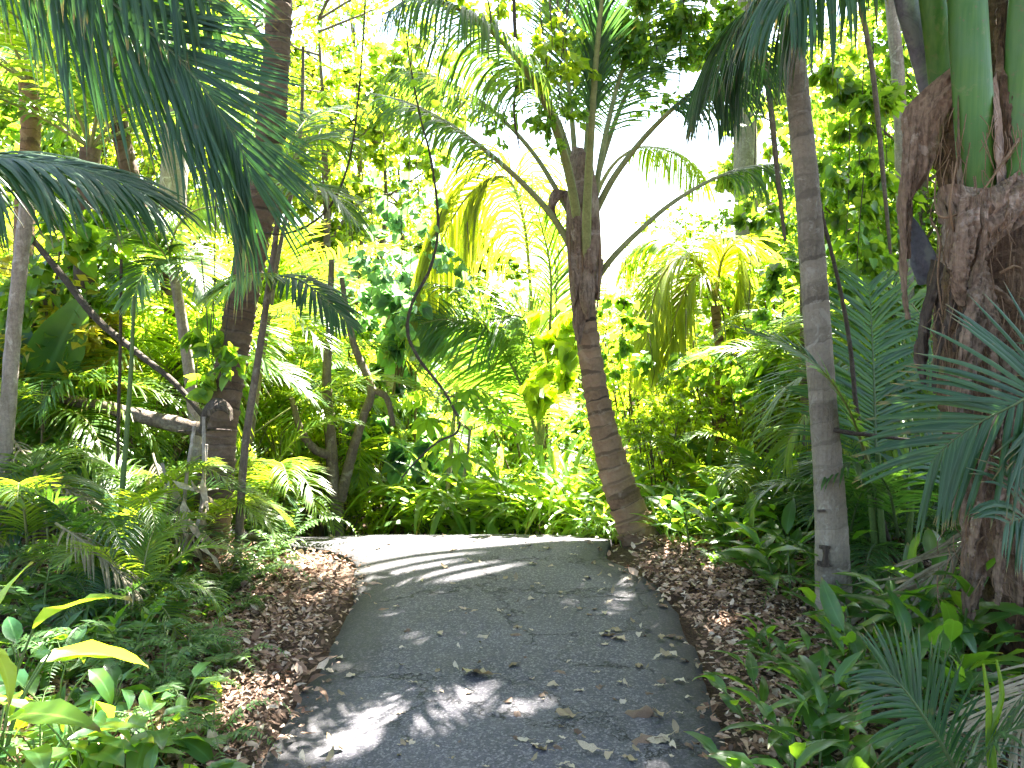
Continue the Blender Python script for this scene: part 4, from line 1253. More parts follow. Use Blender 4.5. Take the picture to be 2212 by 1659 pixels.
cham = [areca_proto(9, 1.0, .26, .015, (M['areca'], M['rachis']), .15, 'x', 1.3, (80, 30), 42, 'small_palm', 3, .05),
        areca_proto(8, .8, .24, .014, (M['arecadark'], M['rachisdark']), .12, 'x', 1.2, (80, 25), 42, 'small_palm', 3, .05)]
arecas = [areca_proto(12, 1.9, .46, .022, (M['areca'], M['rachis']), .8, 'x', 1.25, (82, 35), 58),
          areca_proto(11, 1.6, .42, .021, (M['areca'], M['rachisyel']), .5, 'x', 1.4, (80, 25), 56),
          areca_proto(11, 1.8, .46, .022, (M['mid'], M['rachis']), .7, 'x', 1.2, (82, 35), 58)]

def spots(protos, rows, group, zoff=0.0):
    for i, (u, Y, s, label) in enumerate(rows):
        place(protos[i % len(protos)], used, at(u, Y, zoff), rng.uniform(0, 6.28), s * rng.uniform(.95, 1.05), label, group, (rng.normal(0, .05), rng.normal(0, .05)))

# right verge: dark ginger mass between the curved palm and the slim trunk
spots(gbig, [
    (1440, 6.5, 0.96, 'bright ginger plant hugging the foot of the curved palm on its right side'),
    (1520, 6.1, 1.08, 'second ginger plant right of the curved palm foot'),
    (1490, 6.6, 1.31, 'ginger plant behind the row right of the curved palm'),
    (1600, 5.85, 1.05, 'ginger plant at the litter edge midway between curved palm and slim grey trunk'),
    (1620, 6.7, 1.40, 'taller ginger plant behind the litter edge, midway to the slim grey trunk'),
    (1655, 5.35, 0.96, 'low ginger plant overhanging the right litter strip'),
    (1690, 6.2, 1.31, 'leafy ginger plant left of the slim grey trunk, second row'),
    (1722, 4.95, 1.05, 'ginger plant just left of the slim grey trunk at notch height'),
    (1745, 5.9, 1.22, 'ginger plant directly behind the slim grey trunk on its left'),
    (1770, 6.7, 1.66, 'tall ginger plant far behind the slim grey trunk'),
    (1850, 6.0, 1.49, 'ginger plant in the shade right of the slim grey trunk'),
    (1560, 7.4, 1.75, 'ginger plant in the third row right of the curved palm'),
    (1440, 7.3, 1.57, 'ginger plant in the sun behind the curved palm foot'),
    (1660, 7.4, 1.93, 'tallest ginger plant at the back of the right bank'),
], 'dark green ginger plants along the verges')
# right front: broad lances
spots(gbig, [
    (1690, 3.95, .7, 'broad-bladed ginger plant at the left foot of the slim grey trunk'),
    (1890, 3.8, .6, 'ginger plant right in front of the slim grey trunk'),
    (1910, 4.1, 1.2, 'upright ginger plant between slim grey trunk and thick right palm'),
    (1990, 4.2, 1.3, 'ginger plant under the thick right palm, left side'),
    (2080, 3.9, 1.2, 'ginger plant below the hanging old leaf base of the thick palm'),
    (1725, 3.35, .9, 'low dark ginger plant beside the litter, nearer than the slim grey trunk'),
    (1790, 3.0, .8, 'dark ginger plant left of the silvery frond'),
    (1735, 2.78, .7, 'nearest ginger plant on the right verge'),
    (1880, 3.25, 1.0, 'ginger plant behind the silvery frond'),
    (2150, 3.4, 1.2, 'ginger plant at the right edge behind the yellow strap leaf'),
    (2010, 3.4, 1.0, 'ginger plant between the silvery frond and the thick palm'),
], 'dark green ginger plants along the verges')
# beyond the crest
spots(straps, [
    (960, 8.2, 1.56, 'strap-leaved lily in shade left of the middle beyond the crest'),
    (1040, 8.0, 1.56, 'dark strap-leaved lily at the middle of the bed beyond the crest'),
    (1110, 7.9, 1.56, 'strap-leaved lily with long arching leaves beyond the crest, middle right'),
    (1170, 7.7, 1.43, 'sunlit strap-leaved lily between the bed middle and the curved palm'),
    (1230, 7.4, 1.43, 'bright strap-leaved lily left of the curved palm foot'),
    (1290, 7.1, 1.30, 'yellowish strap-leaved lily touching the curved palm foot'),
    (1080, 8.9, 1.95, 'tall strap-leaved lily in the back row of the bed'),
    (1200, 8.6, 1.95, 'strap-leaved lily in the back row behind the curved palm'),
    (1010, 9.0, 1.95, 'leftmost strap-leaved lily of the back row'),
    (1340, 7.6, 1.56, 'strap-leaved lily behind the curved palm foot'),
    (1275, 6.75, 0.61, 'small lime tuft of strap leaves at the crest, left of the palm foot'),
    (1320, 6.6, 0.55, 'tiny lime tuft of strap leaves closest to the palm foot'),
    (1450, 6.3, .6, 'yellow-lit strap-leaved lily touching the curved palm foot on its right'),
    (1490, 6.5, .7, 'strap-leaved lily in front of the ginger row, right of the curved palm foot'),
], 'strap-leaved lilies beyond the path crest')
# near left
spots(aroids, [
    (40, 2.8, .8, 'broad-leaved plant in the near left corner, at the left edge'),
    (150, 2.9, .75, 'broad-leaved plant with big pale blades in the near left corner'),
    (245, 2.95, .8, 'broad-leaved plant with upright blade next to the big pale one'),
    (315, 3.05, .65, 'broad-leaved plant leaning to the litter in the near left corner'),
    (90, 3.3, .7, 'broad-leaved plant in the second row of the left corner'),
    (215, 3.4, .6, 'broad-leaved plant among ferns, second row of the left corner'),
    (370, 3.4, .5, 'small broad-leaved plant closest to the left litter edge'),
    (365, 2.8, .5, 'low broad-leaved plant at the lower end of the left litter'),
    (10, 3.6, .8, 'taller broad-leaved plant at the left edge behind the corner'),
    (290, 2.62, .6, 'broad-leaved plant cut by the lower edge of the view, left of the litter'),
    (170, 2.5, .6, 'broad-leaved plant cut by the lower edge near the left corner'),
], 'broad-leaved plants in the near left corner')
big = aroid('broad_leaved_plant', 'large lime-yellow broad-leaved plant lit by the sun at the left edge', 9, .55, .40, [blade(.26, 7, .3, .25, .02, .4)], M['lime'], None, .35)
big.location = at(-70, 2.9); big.rotation_euler = (0, .12, .6)
spots(gbig, [
    (150, 4.2, .6, 'ginger plant with dark pointed leaves deep in the left undergrowth'),
    (210, 4.0, .6, 'ginger plant with one lime upright leaf in the left undergrowth'),
    (60, 4.6, .8, 'ginger plant by the leaning pale trunk at the left edge'),
    (415, 4.6, .5, 'small ginger plant with a lime tip leaf by the left litter'),
    (330, 4.9, .6, 'ginger plant before the small bright palm on the left'),
    (40, 3.9, .7, 'ginger plant behind the lime-yellow leaves at the left edge'),
], 'dark green ginger plants along the verges')
spots(ferns, [
    (120, 3.7, 1.0, 'fern in the left undergrowth behind the broad leaves'), (250, 3.75, 1.0, 'feathery fern in the middle of the left undergrowth'),
    (330, 3.6, 1.0, 'fern with bluish fronds by the left litter'), (380, 3.9, .8, 'fern arching over the left litter'),
    (430, 4.1, .6, 'small fern at the edge of the left litter'), (190, 4.5, 1.1, 'fern under the small bright palm'),
    (480, 4.9, .9, 'fern at the litter before the leaning palm foot'), (530, 5.2, .9, 'lime fern right of the leaning palm foot'),
    (580, 5.6, .9, 'bright fern by the litter near the crest'), (350, 4.3, 1.0, 'fern beside the dry hanging leaves'),
    (60, 4.1, 1.1, 'fern near the left edge'), (280, 4.7, 1.1, 'fern below the dark spreading palm frond'),
    (400, 3.6, .6, 'low fern on the left litter'), (620, 6.2, 1.0, 'glowing fern left of the path bend'), (560, 6.3, 1.1, 'glowing fern behind the leaning palm foot'),
    (470, 3.9, .7, 'fern spreading over the left litter, halfway to the leaning palm'), (440, 3.25, .6, 'fern at the near left litter edge'), (520, 4.7, .7, 'fern reaching onto the left litter below the leaning palm'),
    (300, 3.15, .7, 'fern between the broad leaves in the left corner'), (50, 3.05, .7, 'fern between the broad leaves at the left edge'),
    (1990, 3.05, .7, 'fern at the foot of the silvery frond'), (2130, 2.95, .8, 'fern under the yellow strap leaf'), (1800, 4.9, 1.0, 'fern behind the slim grey trunk foot'),
    (1950, 4.8, 1.0, 'fern in the dark right of the slim grey trunk'), (1560, 5.5, .6, 'small fern on the right litter'),
], 'ferns under the palms')
spots(cham, [
    (560, 6.8, 1.2, 'sunlit small palm right behind the leaning palm foot'),
    (230, 4.9, 1.15, 'small palm with dark fan-like spreading fronds in the left undergrowth'),
    (270, 4.5, .75, 'small lime palm in the left undergrowth, nearest the litter'),
    (130, 5.6, 1.25, 'dark small palm under the fallen log'),
    (310, 5.2, 1.0, 'small bright palm before the leaning palm foot'),
    (200, 4.3, .6, 'tiny palm in the left ferns'),
    (60, 5.0, 1.0, 'small palm with yellow-green fronds at the left edge'),
    (2010, 5.3, 1.2, 'dark small palm behind the thick right palm'),
    (400, 5.5, .8, 'small palm left of the leaning palm foot'),
    (1890, 5.2, 1.2, 'small palm right of the slim grey trunk'),
    (600, 7.7, 1.1, 'glowing small palm left of the forked tree'),
    (1800, 6.2, 1.1, 'dark small palm behind the slim grey trunk'),
    (1545, 7.2, 1.15, 'lime small palm on the right bank, nearer the curved palm'),
    (430, 6.4, 1.0, 'dark small palm tucked behind the leaning palm, on its left'),
    (1665, 6.9, 1.15, 'lime small palm on the right bank just left of the slim grey trunk'),
], 'small palms in the undergrowth')
spots(arecas, [
    (575, 8.0, .85, 'glowing yellow-green areca palm right of the leaning palm, nearest one'),
    (700, 8.8, 1.1, 'areca palm behind the forked tree'),
    (300, 7.0, 1.1, 'dark areca palm left of the leaning palm'),
    (560, 9.2, 1.3, 'tall areca palm behind the leaning palm'),
    (120, 7.6, 1.2, 'areca palm with golden tips near the left edge'),
    (380, 8.6, 1.3, 'dark areca palm behind the pink-lit thin trunk'),
    (1870, 7.4, .85, 'areca palm in the shade behind the slim grey trunk'),
    (1950, 6.6, 1.2, 'areca palm left behind the thick right palm'),
    (2100, 6.2, 1.2, 'dark areca palm behind the thick right palm'),
    (790, 10.5, .9, 'areca palm in the sun beyond the path bend'),
    (20, 6.2, 1.0, 'areca palm at the left edge behind the leaning pale trunk'),
    (460, 10.5, 1.4, 'areca palm far behind the leaning palm'),
    (200, 9.8, 1.5, 'tall areca palm deep on the left'),
    (660, 11.5, 1.3, 'tall areca palm deep beyond the forked tree'),
    (1700, 9.5, 1.3, 'areca palm deep on the right'),
    (500, 7.4, 1.0, 'areca palm close behind the leaning palm trunk'),
    (640, 10.0, 1.5, 'tall yellow-green areca palm between leaning palm and forked tree'),
], 'areca palms in the forest')

# the right areca whose folded frond crosses the slim trunk, and its upright feather frond
ra = thing('areca_palm', 'areca palm with a shiny bent frond crossing the slim grey trunk', 'palm', at(1905, 4.9))
mb = MB()
for a in ((1905, 1330, 1880, 1060, 1870, 940), (1925, 1330, 1905, 1150, 1897, 980), (1945, 1335, 1960, 1200, 1972, 1060)):
    tube(mb, YW((a[0], a[1], 4.9), (a[2], a[3], 4.85), (a[4], a[5], 4.8)), [.024, .02, .014], 7, 10)
mb.build('cane', M['stem'], ra)
frond(ra, YW((1875, 1000, 4.8), (1850, 920, 4.5), (1815, 850, 4.25), (1765, 790, 4.15), (1700, 745, 4.15), (1640, 722, 4.2), (1595, 708, 4.25)), .26, .026, 40, 34, 16, (.35, -.6, 1), .5, .1, .15, .011, mats=(M['coco'], M['rachis']), rows=5, sides=(.8, .8), jit=.05)
frond(ra, YW((1900, 1100, 4.9), (1892, 950, 5.0), (1888, 820, 5.1), (1884, 730, 5.2), (1880, 650, 5.25), (1872, 610, 5.3)), .5, .024, 46, 70, 40, (.1, -1, .2), .4, 0, .25, .010, mats=(M['arecadark'], M['rachisdark']), rows=5)
frond(ra, YW((1960, 1130, 4.9), (1965, 980, 5.1), (1985, 860, 5.3), (2010, 790, 5.4), (2040, 760, 5.5)), .5, .024, 40, 66, 36, (.1, -1, .2), .7, 0, .2, .010, mats=(M['arecadark'], M['rachisdark']), rows=5)
frond(ra, YW((1900, 1100, 4.9), (1860, 1000, 5.1), (1830, 900, 5.3), (1815, 830, 5.4), (1800, 790, 5.5)), .45, .022, 40, 66, 36, (.1, -1, .2), .7, 0, .2, .010, mats=(M['arecadark'], M['rachisdark']), rows=5)
frond(ra, YW((1940, 1160, 4.9), (1920, 1060, 4.7), (1880, 1010, 4.6), (1830, 1000, 4.5), (1780, 1020, 4.45)), .4, .022, 36, 60, 30, None, .8, .1, .2, .010, mats=(M['arecadark'], M['rachisdark']), rows=5)
df = thing('dead_palm_frond', 'dead straw-coloured palm frond leaning in the dark, right of the slim grey trunk', 'frond', at(2080, 4.3))
frond(df, YW((2120, 1120, 4.2), (2060, 1200, 4.15), (1985, 1260, 4.2), (1910, 1310, 4.3), (1850, 1330, 4.35)), .5, .014, 30, 30, 12, (0, -1, .6), .4, .1, .05, .007, mats=(M['straw'], M['straw']), rows=5, jit=.12, sides=(1, .8))
d2 = thing('dead_palm_frond', 'dry brown frond low at the right edge beside the yellow strap leaf', 'frond', at(2200, 2.9))
frond(d2, YW((2290, 1420, 2.9), (2230, 1480, 2.85), (2160, 1550, 2.85), (2080, 1610, 2.9)), .36, .010, 24, 30, 14, (0, -1, .6), .4, .1, .05, .005, mats=(M['straw'], M['straw']), rows=5, jit=.12)

# pink-lit thin palm on the left with a lime arching frond
pp = thing('areca_palm', 'thin pale palm trunk topped by a glowing lime arching frond, left of the leaning palm', 'palm', at(430, 6.0))
mb = MB()
ring_trunk(mb, YW((436, 1160, 6.0), (428, 1000, 6.0), (414, 850, 6.0), (400, 740, 6.0), (384, 640, 6.0), (368, 560, 6.0)), [.045, .042, .038, .036, .034, .03], ring=.09, lip=.03, seg=14)
mb.build('trunk', M['palebark'], pp)
frond(pp, YW((368, 570, 6.0), (372, 520, 5.9), (392, 478, 5.85), (430, 452, 5.8), (480, 448, 5.75), (530, 465, 5.7), (578, 502, 5.65)), .34, .026, 44, 70, 36, (-.1, -.7, .6), .5, .0, .08, .009, mats=(M['lime'], M['rachisyel']), rows=5, sides=(.7, 1.1))
for pts, L in ((((368, 570, 6.0), (340, 530, 5.9), (300, 510, 5.8), (250, 520, 5.7)), .34), (((368, 575, 6.0), (350, 560, 5.8), (310, 590, 5.6), (285, 650, 5.5)), .34),
               (((368, 575, 6.0), (375, 530, 6.2), (340, 470, 6.3), (280, 450, 6.4)), .36), (((370, 575, 6.0), (400, 560, 5.8), (430, 590, 5.6), (450, 640, 5.5)), .3)):
    frond(pp, YW(*pts), L, .024, 34, 64, 30, None, .8, .1, .08, .008, mats=(M['coco'], M['rachis']), rows=5)
# dark frond across the leaning trunk
xp = thing('areca_palm', 'slender areca palm whose dark frond sweeps across the leaning palm trunk', 'palm', at(505, 5.3))
mb = MB()
tube(mb, YW((512, 1230, 5.3), (528, 980, 5.25), (560, 760, 5.2), (592, 540, 5.2), (606, 420, 5.2)), [.026, .024, .022, .02, .016], 8, 40)
mb.build('trunk', M['bark'], xp)
frond(xp, YW((585, 600, 5.2), (610, 596, 5.1), (650, 606, 5.0), (690, 635, 4.9), (725, 670, 4.85), (755, 700, 4.8)), .3, .022, 34, 50, 24, (0, -.4, 1), .9, 0, .05, .009, mats=(M['cocodark'], M['rachisdark']), rows=5)
frond(xp, YW((585, 600, 5.2), (560, 590, 5.0), (520, 600, 4.85), (480, 622, 4.8), (440, 645, 4.8)), .26, .022, 34, 50, 24, (0, -.4, 1), .9, 0, .05, .009, mats=(M['areca'], M['rachisdark']), rows=5)
for pts in (((606, 430, 5.2), (640, 330, 5.2), (700, 300, 5.3), (760, 330, 5.4)), ((606, 430, 5.2), (660, 400, 5.0), (720, 420, 4.9), (770, 480, 4.85)), ((606, 430, 5.2), (625, 320, 5.5), (670, 250, 5.8), (730, 230, 6.1))):
    frond(xp, YW(*pts), .36, .022, 36, 62, 30, None, 1.0, .1, .1, .009, mats=(M['coco'], M['rachis']), rows=5)

# banana-like leaf plant on the left
bn = thing('banana_plant', 'banana plant with one huge dark leaf and torn silvery leaves at the left', 'plant', at(150, 6.4))
mb = MB()
tube(mb, [at(90, 6.4, -.1), W(85, 1050, 6.4), W(80, 940, 6.35)], [.07, .055, .03], 10, 12)
mb.build('stem', M['stem'], bn)
ml = MB()
bl = blade(.42, 12, .25, .18, .02, .45)
for d, n_, s, org in ((W(260, 1200, 5.7) - W(85, 940, 6.3), (.3, -1, .5), 1.0, W(85, 940, 6.3)), (W(60, 860, 6.0) - W(80, 1000, 6.3), (.6, -.6, .5), .6, W(80, 1000, 6.3)),
                      (W(150, 690, 6.1) - W(75, 860, 6.3), (.5, -1, .3), .85, W(75, 860, 6.3)), (W(0, 650, 6.4) - W(70, 880, 6.3), (.4, -1, .3), .8, W(70, 880, 6.3)), (W(230, 850, 6.8) - W(85, 930, 6.3), (0, -.4, 1), .8, W(85, 930, 6.3))):
    scatter(ml, bl, np.array([org]), np.array([d]), np.array([n_], float), [s])
ml.build('foliage', M['aroid'], bn)

# papaya-like shrub in the middle
pc = thing('papaya_plant', 'young papaya plant with fresh green lobed leaves in front of the coconut fronds', 'plant', at(985, 8.1))
mb = MB(); ml = MB()
tube(mb, YW((968, 1200, 8.1), (966, 1080, 8.1), (975, 960, 8.1), (985, 860, 8.1)), [.03, .025, .022, .018], 7, 14)
tube(mb, YW((992, 1200, 8.1), (996, 1080, 8.1), (1010, 980, 8.1), (1015, 930, 8.1)), [.024, .02, .016, .012], 7, 14)
for k in range(17):
    a = k * 2.4; top = W(985, 860, 8.1) if k < 11 else W(1015, 930, 8.1)
    o = np.array([cos(a), sin(a), 0]); L = rng.uniform(.3, .62)
    tip = top + o * L + np.array([0, 0, rng.uniform(-.22, .18)])
    tube(mb, [top, top + o * L * .5 + np.array([0, 0, .08]), tip], [.007, .006, .005], 4, 6)
    nn = nrm(np.array([0, 0, 1.]) + .35 * o + .2 * rng.standard_normal(3))
    for j, an in enumerate(np.radians((-125, -80, -40, 0, 40, 80, 125))):
        t1 = nrm(o - (o @ nn) * nn); t2 = np.cross(nn, t1)
        d = t1 * cos(an) + t2 * sin(an) - .25 * np.array([0, 0, 1])
        scatter(ml, blade(.3, 5, .2, .2, .06, .5), tip[None], d[None], nn[None], [.25 * (1 - .05 * abs(j - 3) ** 1.5)])
mb.build('stem', M['palebark'], pc)
ml.build('foliage', M['strap'], pc)

# ------------------------------------------------------------------ vines and stems
def liana(label, pts, r, n=60, name='liana', cat='vine', mat='vine', leaves=0, lm='heart', wob=.03, lsize=.05):
    o = thing(name, label, cat, pts[-1])
    mb = MB()
    P = tube(mb, pts, r, 7, n, wob=wob)
    mb.build('stem', M[mat], o)
    if leaves:
        ml = MB()
        i = rng.integers(0, len(P), leaves)
        q = P[i] + .05 * rng.standard_normal((leaves, 3))
        scatter(ml, HEART, q, nrm(rng.standard_normal((leaves, 3)) + np.array([0, -.3, -.8])), rng.standard_normal((leaves, 3)) + np.array([0, -.6, .6]), lsize * rng.uniform(.6, 1.3, leaves))
        ml.build('foliage', M[lm], o)
    return o


liana('long dark liana curling in an S from the top to the middle shrubs', YW((862, -60, 5.4), (882, 110, 5.4), (905, 240, 5.4), (930, 340, 5.4), (945, 450, 5.4), (944, 520, 5.4), (925, 590, 5.4), (892, 650, 5.4), (880, 715, 5.4), (905, 775, 5.4), (955, 840, 5.4), (990, 905, 5.4), (985, 935, 5.4), (945, 955, 5.4), (905, 990, 5.4), (868, 1032, 5.4)), [.004, .005, .006, .0085, .010, .0095, .008, .005], 140, wob=.14, leaves=34, lsize=.045)
liana('thin dark liana hooking left across the leaning palm trunk', YW((792, -60, 5.1), (784, 90, 5.1), (772, 230, 5.1), (756, 340, 5.1), (728, 420, 5.1), (690, 470, 5.1), (640, 498, 5.1), (590, 506, 5.05), (540, 490, 5.0), (512, 455, 5.0), (500, 420, 5.0)), [.005, .005, .006, .007, .004], 110, wob=.14, leaves=16, lsize=.04)
liana('short straight dark liana hanging above the curved palm', YW((1108, -60, 5.6), (1112, 60, 5.6), (1118, 150, 5.6), (1110, 240, 5.6), (1122, 320, 5.6)), [.012, .012, .010, .005], 50)
liana('thin leafy vine beside the short straight liana', YW((1040, -60, 5.7), (1060, 40, 5.7), (1052, 120, 5.7), (1080, 200, 5.7)), [.006, .006, .004], 40, leaves=40)
liana('dark liana arching down right of the slim grey trunk', YW((1752, 330, 4.9), (1775, 460, 4.9), (1800, 560, 4.9), (1822, 660, 4.9), (1838, 760, 4.9), (1850, 880, 4.9), (1872, 1000, 4.9), (1905, 1120, 4.9), (1960, 1300, 4.9)), [.010, .011, .013, .014, .014], 90)
liana('brown hanging stem behind the slim grey trunk, on its left', YW((1636, -40, 6.4), (1652, 120, 6.4), (1668, 260, 6.4), (1680, 380, 6.4), (1696, 520, 6.4)), [.024, .022, .02, .012], 50, mat='bark')
liana('thin upright stem standing right of the leaning palm', YW((655, 100, 7.0), (652, 240, 7.0), (640, 360, 7.0), (618, 470, 6.9), (600, 560, 6.8), (575, 720, 6.8), (548, 900, 6.8), (528, 1040, 6.8), (520, 1180, 6.8)), [.013, .017, .020, .026], 80, 'sapling', 'tree', 'bark')
liana('very thin dark sapling stem left of the fallen log', YW((262, 560, 5.6), (260, 760, 5.6), (255, 960, 5.6), (256, 1200, 5.6)), [.009, .011, .014], 40, 'sapling', 'tree', 'vine')
liana('thin green bamboo-like sapling before the fallen log', YW((290, 640, 5.0), (283, 800, 5.0), (272, 960, 5.0), (262, 1100, 5.0), (258, 1290, 5.0)), [.010, .013, .016, .018], 40, 'sapling', 'tree', 'stem')
liana('pale sunlit leaning trunk at the left edge', YW((62, 420, 5.2), (46, 560, 5.2), (30, 720, 5.2), (18, 880, 5.2), (6, 1040, 5.2), (-4, 1230, 5.2)), [.042, .042, .045, .047, .055], 60, 'pale_tree', 'tree', 'palebark')
liana('diagonal dead trunk leaning from upper left to the fallen log', YW((40, 480, 6.2), (130, 590, 6.1), (210, 690, 6.0), (300, 765, 5.9), (375, 825, 5.8), (440, 900, 5.7)), [.020, .024, .024, .020, .017], 60, 'leaning_trunk', 'tree', 'vine')
liana('forked tree beyond the path bend, its left branch bent', YW((716, 560, 7.5), (712, 700, 7.5), (706, 820, 7.5), (715, 960, 7.5), (722, 1080, 7.5), (728, 1180, 7.5)), [.025, .032, .045, .055, .07], 60, 'forked_tree', 'tree', 'bark')
ft = bpy.data.objects['forked_tree']
mb = MB()
tube(mb, YW((735, 1080, 7.5), (760, 980, 7.45), (785, 900, 7.4), (802, 840, 7.4), (770, 760, 7.45), (752, 690, 7.5), (738, 600, 7.55)), [.05, .042, .036, .032, .028, .02], 8, 60, wob=.05)
tube(mb, YW((802, 840, 7.4), (835, 860, 7.4), (850, 920, 7.4)), [.03, .026, .02], 8, 20, wob=.05)
tube(mb, YW((716, 985, 7.5), (680, 970, 7.4), (650, 930, 7.3), (630, 860, 7.3)), [.042, .035, .03, .02], 8, 30, wob=.05)
mb.build('branch', M['bark'], ft)
liana('slender mottled trunk beyond the bend, right of the forked tree', YW((838, 640, 9.0), (845, 780, 9.0), (840, 920, 9.0), (848, 1060, 9.0), (852, 1200, 9.0)), [.045, .05, .055, .065], 50, 'slender_tree', 'tree', 'palebark')
liana('dark background trunk behind the slim grey palm, hugging its left side', YW((1735, 420, 6.9), (1742, 600, 6.9), (1745, 800, 6.9), (1750, 1000, 6.9), (1752, 1200, 6.9)), [.05, .055, .06, .07], 50, 'dark_tree', 'tree', 'bark')
liana('dim grey trunk between slim grey palm and thick right palm', YW((1920, -60, 7.4), (1940, 160, 7.4), (1950, 380, 7.4), (1960, 620, 7.4), (1968, 900, 7.4), (1975, 1250, 7.4)), [.05, .055, .06, .07], 50, 'dim_tree', 'tree', 'palebark')
liana('thin forking stem hanging left of the thick palm', YW((1850, -40, 6.0), (1880, 120, 6.0), (1895, 240, 6.0), (1910, 400, 6.0), (1925, 560, 6.0)), [.016, .018, .016, .01], 50, mat='bark')
for lab, pts, r in (('grey background palm trunk near the upper left corner', ((62, 180, 7.6), (66, 300, 7.6), (55, 420, 7.6), (50, 700, 7.6), (60, 1180, 7.6)), .075),
                    ('curving background palm trunk under the big dark frond', ((235, 120, 7.2), (258, 270, 7.2), (272, 340, 7.2), (300, 440, 7.2), (350, 540, 7.2), (380, 760, 7.2), (390, 1180, 7.2)), .065),
                    ('very dark trunk left of the lime arching frond', ((195, 320, 6.8), (188, 440, 6.8), (182, 600, 6.8), (180, 800, 6.8), (186, 1200, 6.8)), .07)):
    o = thing('background_palm', lab, 'palm', at(pts[-1][0], pts[-1][2]))
    mb = MB(); ring_trunk(mb, YW(*pts[::-1]), [r * 1.3, r, r], ring=.1, lip=.05, seg=14)
    mb.build('trunk', M['cocobarkdark' if 'dark' in lab else 'cocobark'], o)
    for k in range(8):
        frond(o, arc(W(*pts[0]), k * 2.4, radians(60 - 9 * (k % 4)), 1.7, 1.3), .5, .04, 34, 60, 30, None, 1.0, .1, .15, .016, mats=(M['coco' if k % 2 else 'areca'], M['rachis']), rows=4, nr=30)
# fallen log with a hooked dry sheath
fl = thing('fallen_log', 'fallen grey-brown log lying across the left undergrowth', 'log', W(240, 900, 5.9))
mb = MB()
tube(mb, YW((30, 842, 6.1), (120, 858, 6.0), (230, 880, 5.9), (330, 905, 5.8), (420, 925, 5.75), (470, 935, 5.72)), [.02, .03, .038, .045, .05, .035], 12, 60, wob=.08)
mb.build('trunk', M['bark'], fl)
hs = thing('dry_palm_sheath', 'rounded brown dry palm sheath hooked on the leaning palm trunk', 'sheath', W(472, 890, 5.35))
mb = MB()
ribbon(mb, YW((430, 935, 5.35), (436, 890, 5.3), (455, 864, 5.25), (480, 862, 5.25), (500, 880, 5.28), (504, 905, 5.33)), YW((445, 935, 5.3), (452, 905, 5.22), (464, 890, 5.18), (478, 888, 5.18), (492, 896, 5.2), (498, 910, 5.26)), n=40, m=9, bulge=.03, crump=.004)
tube(mb, YW((384, 932, 5.4), (420, 930, 5.35), (462, 928, 5.3), (500, 930, 5.3)), [.008, .008, .006], 6, 12)
mb.build('sheath_shell', M['sheathdark'], hs)
dl = thing('dry_hanging_leaves', 'bunch of dry white and brown dead leaves hanging at the leaning palm foot', 'dead leaves', W(390, 1150, 5.0))
ml = MB()
k = 34
q = np.array([W(rng.uniform(350, 450), rng.uniform(1030, 1180), rng.uniform(4.9, 5.3)) for _ in range(k)])
scatter(ml, blade(.2, 6, .3, .5, .03, .4), q, nrm(np.array([0, 0, -1.]) + .5 * rng.standard_normal((k, 3))), rng.standard_normal((k, 3)) + np.array([0, -1, .3]), rng.uniform(.12, .3, k))
ml.build('foliage', M['dryleafpale'], dl)
mb = MB()
for a in ((440, 900, 440, 1060, 436, 1100), (420, 920, 400, 1060, 396, 1200), (446, 960, 430, 1120, 380, 1230), (350, 1000, 380, 1120, 400, 1250)):
    tube(mb, YW((a[0], a[1], 5.15), (a[2], a[3], 5.1), (a[4], a[5], 5.05)), [.010, .012, .008], 6, 12)
mb.build('dead_stem', M['palebark'], dl)
st = thing('dead_palm_frond', 'dead grey comb-like frond end lying on the litter by the leaning palm foot', 'frond', at(500, 5.1))
frond(st, [at(470, 5.3, .28), at(490, 5.2, .2), at(520, 5.1, .1), at(560, 5.0, .05)], .14, .012, 12, 70, 50, (0, -1, .5), .2, 0, .05, .006, mats=(M['straw'], M['straw']), rows=4)

for lab, pts, L in (('dead brown palm frond hanging behind the fallen log', ((150, 860, 6.3), (210, 940, 6.1), (250, 1030, 6.0), (270, 1120, 5.9)), .3),
                    ('dead straw frond lying at the left edge under the pale leaning trunk', ((20, 940, 5.4), (70, 1000, 5.2), (130, 1050, 5.1), (200, 1080, 5.0)), .3),
                    ('grey dead frond drooping beside the dry white hanging leaves', ((330, 980, 5.5), (350, 1060, 5.3), (340, 1140, 5.2), (310, 1210, 5.1)), .26),
                    ('pale dry frond low in the left ferns', ((120, 1130, 4.6), (180, 1170, 4.5), (250, 1230, 4.4), (300, 1290, 4.3)), .24)):
    o = thing('dead_palm_frond', lab, 'frond', W(*pts[0]), None)
    frond(o, YW(*pts), L, .013, 30, 40, 16, None, 1.2, 0, .1, .008, mats=(M['straw'], M['straw']), rows=5, jit=.14)
# ------------------------------------------------------------------ shrubs, vine-clad trees and the forest behind
shr = [shrub('lush_shrub', 'x', 'shrub', 2.2, blobs(9, .8, .7, .5, 1.9, .42), 3000, .10, [OVAL, HEART], M['heart'], M['twig']),
       shrub('lush_shrub', 'x', 'shrub', 2.0, blobs(9, .8, .7, .4, 1.7, .42), 4200, .075, DIA, M['mid'], M['twig']),
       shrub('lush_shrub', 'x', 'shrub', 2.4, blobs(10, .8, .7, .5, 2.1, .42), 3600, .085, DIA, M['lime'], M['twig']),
       shrub('lush_shrub', 'x', 'shrub', 2.0, blobs(8, .7, .7, .5, 1.8, .42), 1500, .15, ROUND, M['heartblue'], M['twig'])]
def put(pr, rows, group=None):
    for k, u, Y, s, label in rows:
        sc = s if isinstance(s, tuple) else (s, s, s)
        sc = tuple(c * rng.uniform(.95, 1.05) for c in sc)
        place(pr[k], used, at(u, Y), rng.uniform(0, 6.28), sc, label, group)

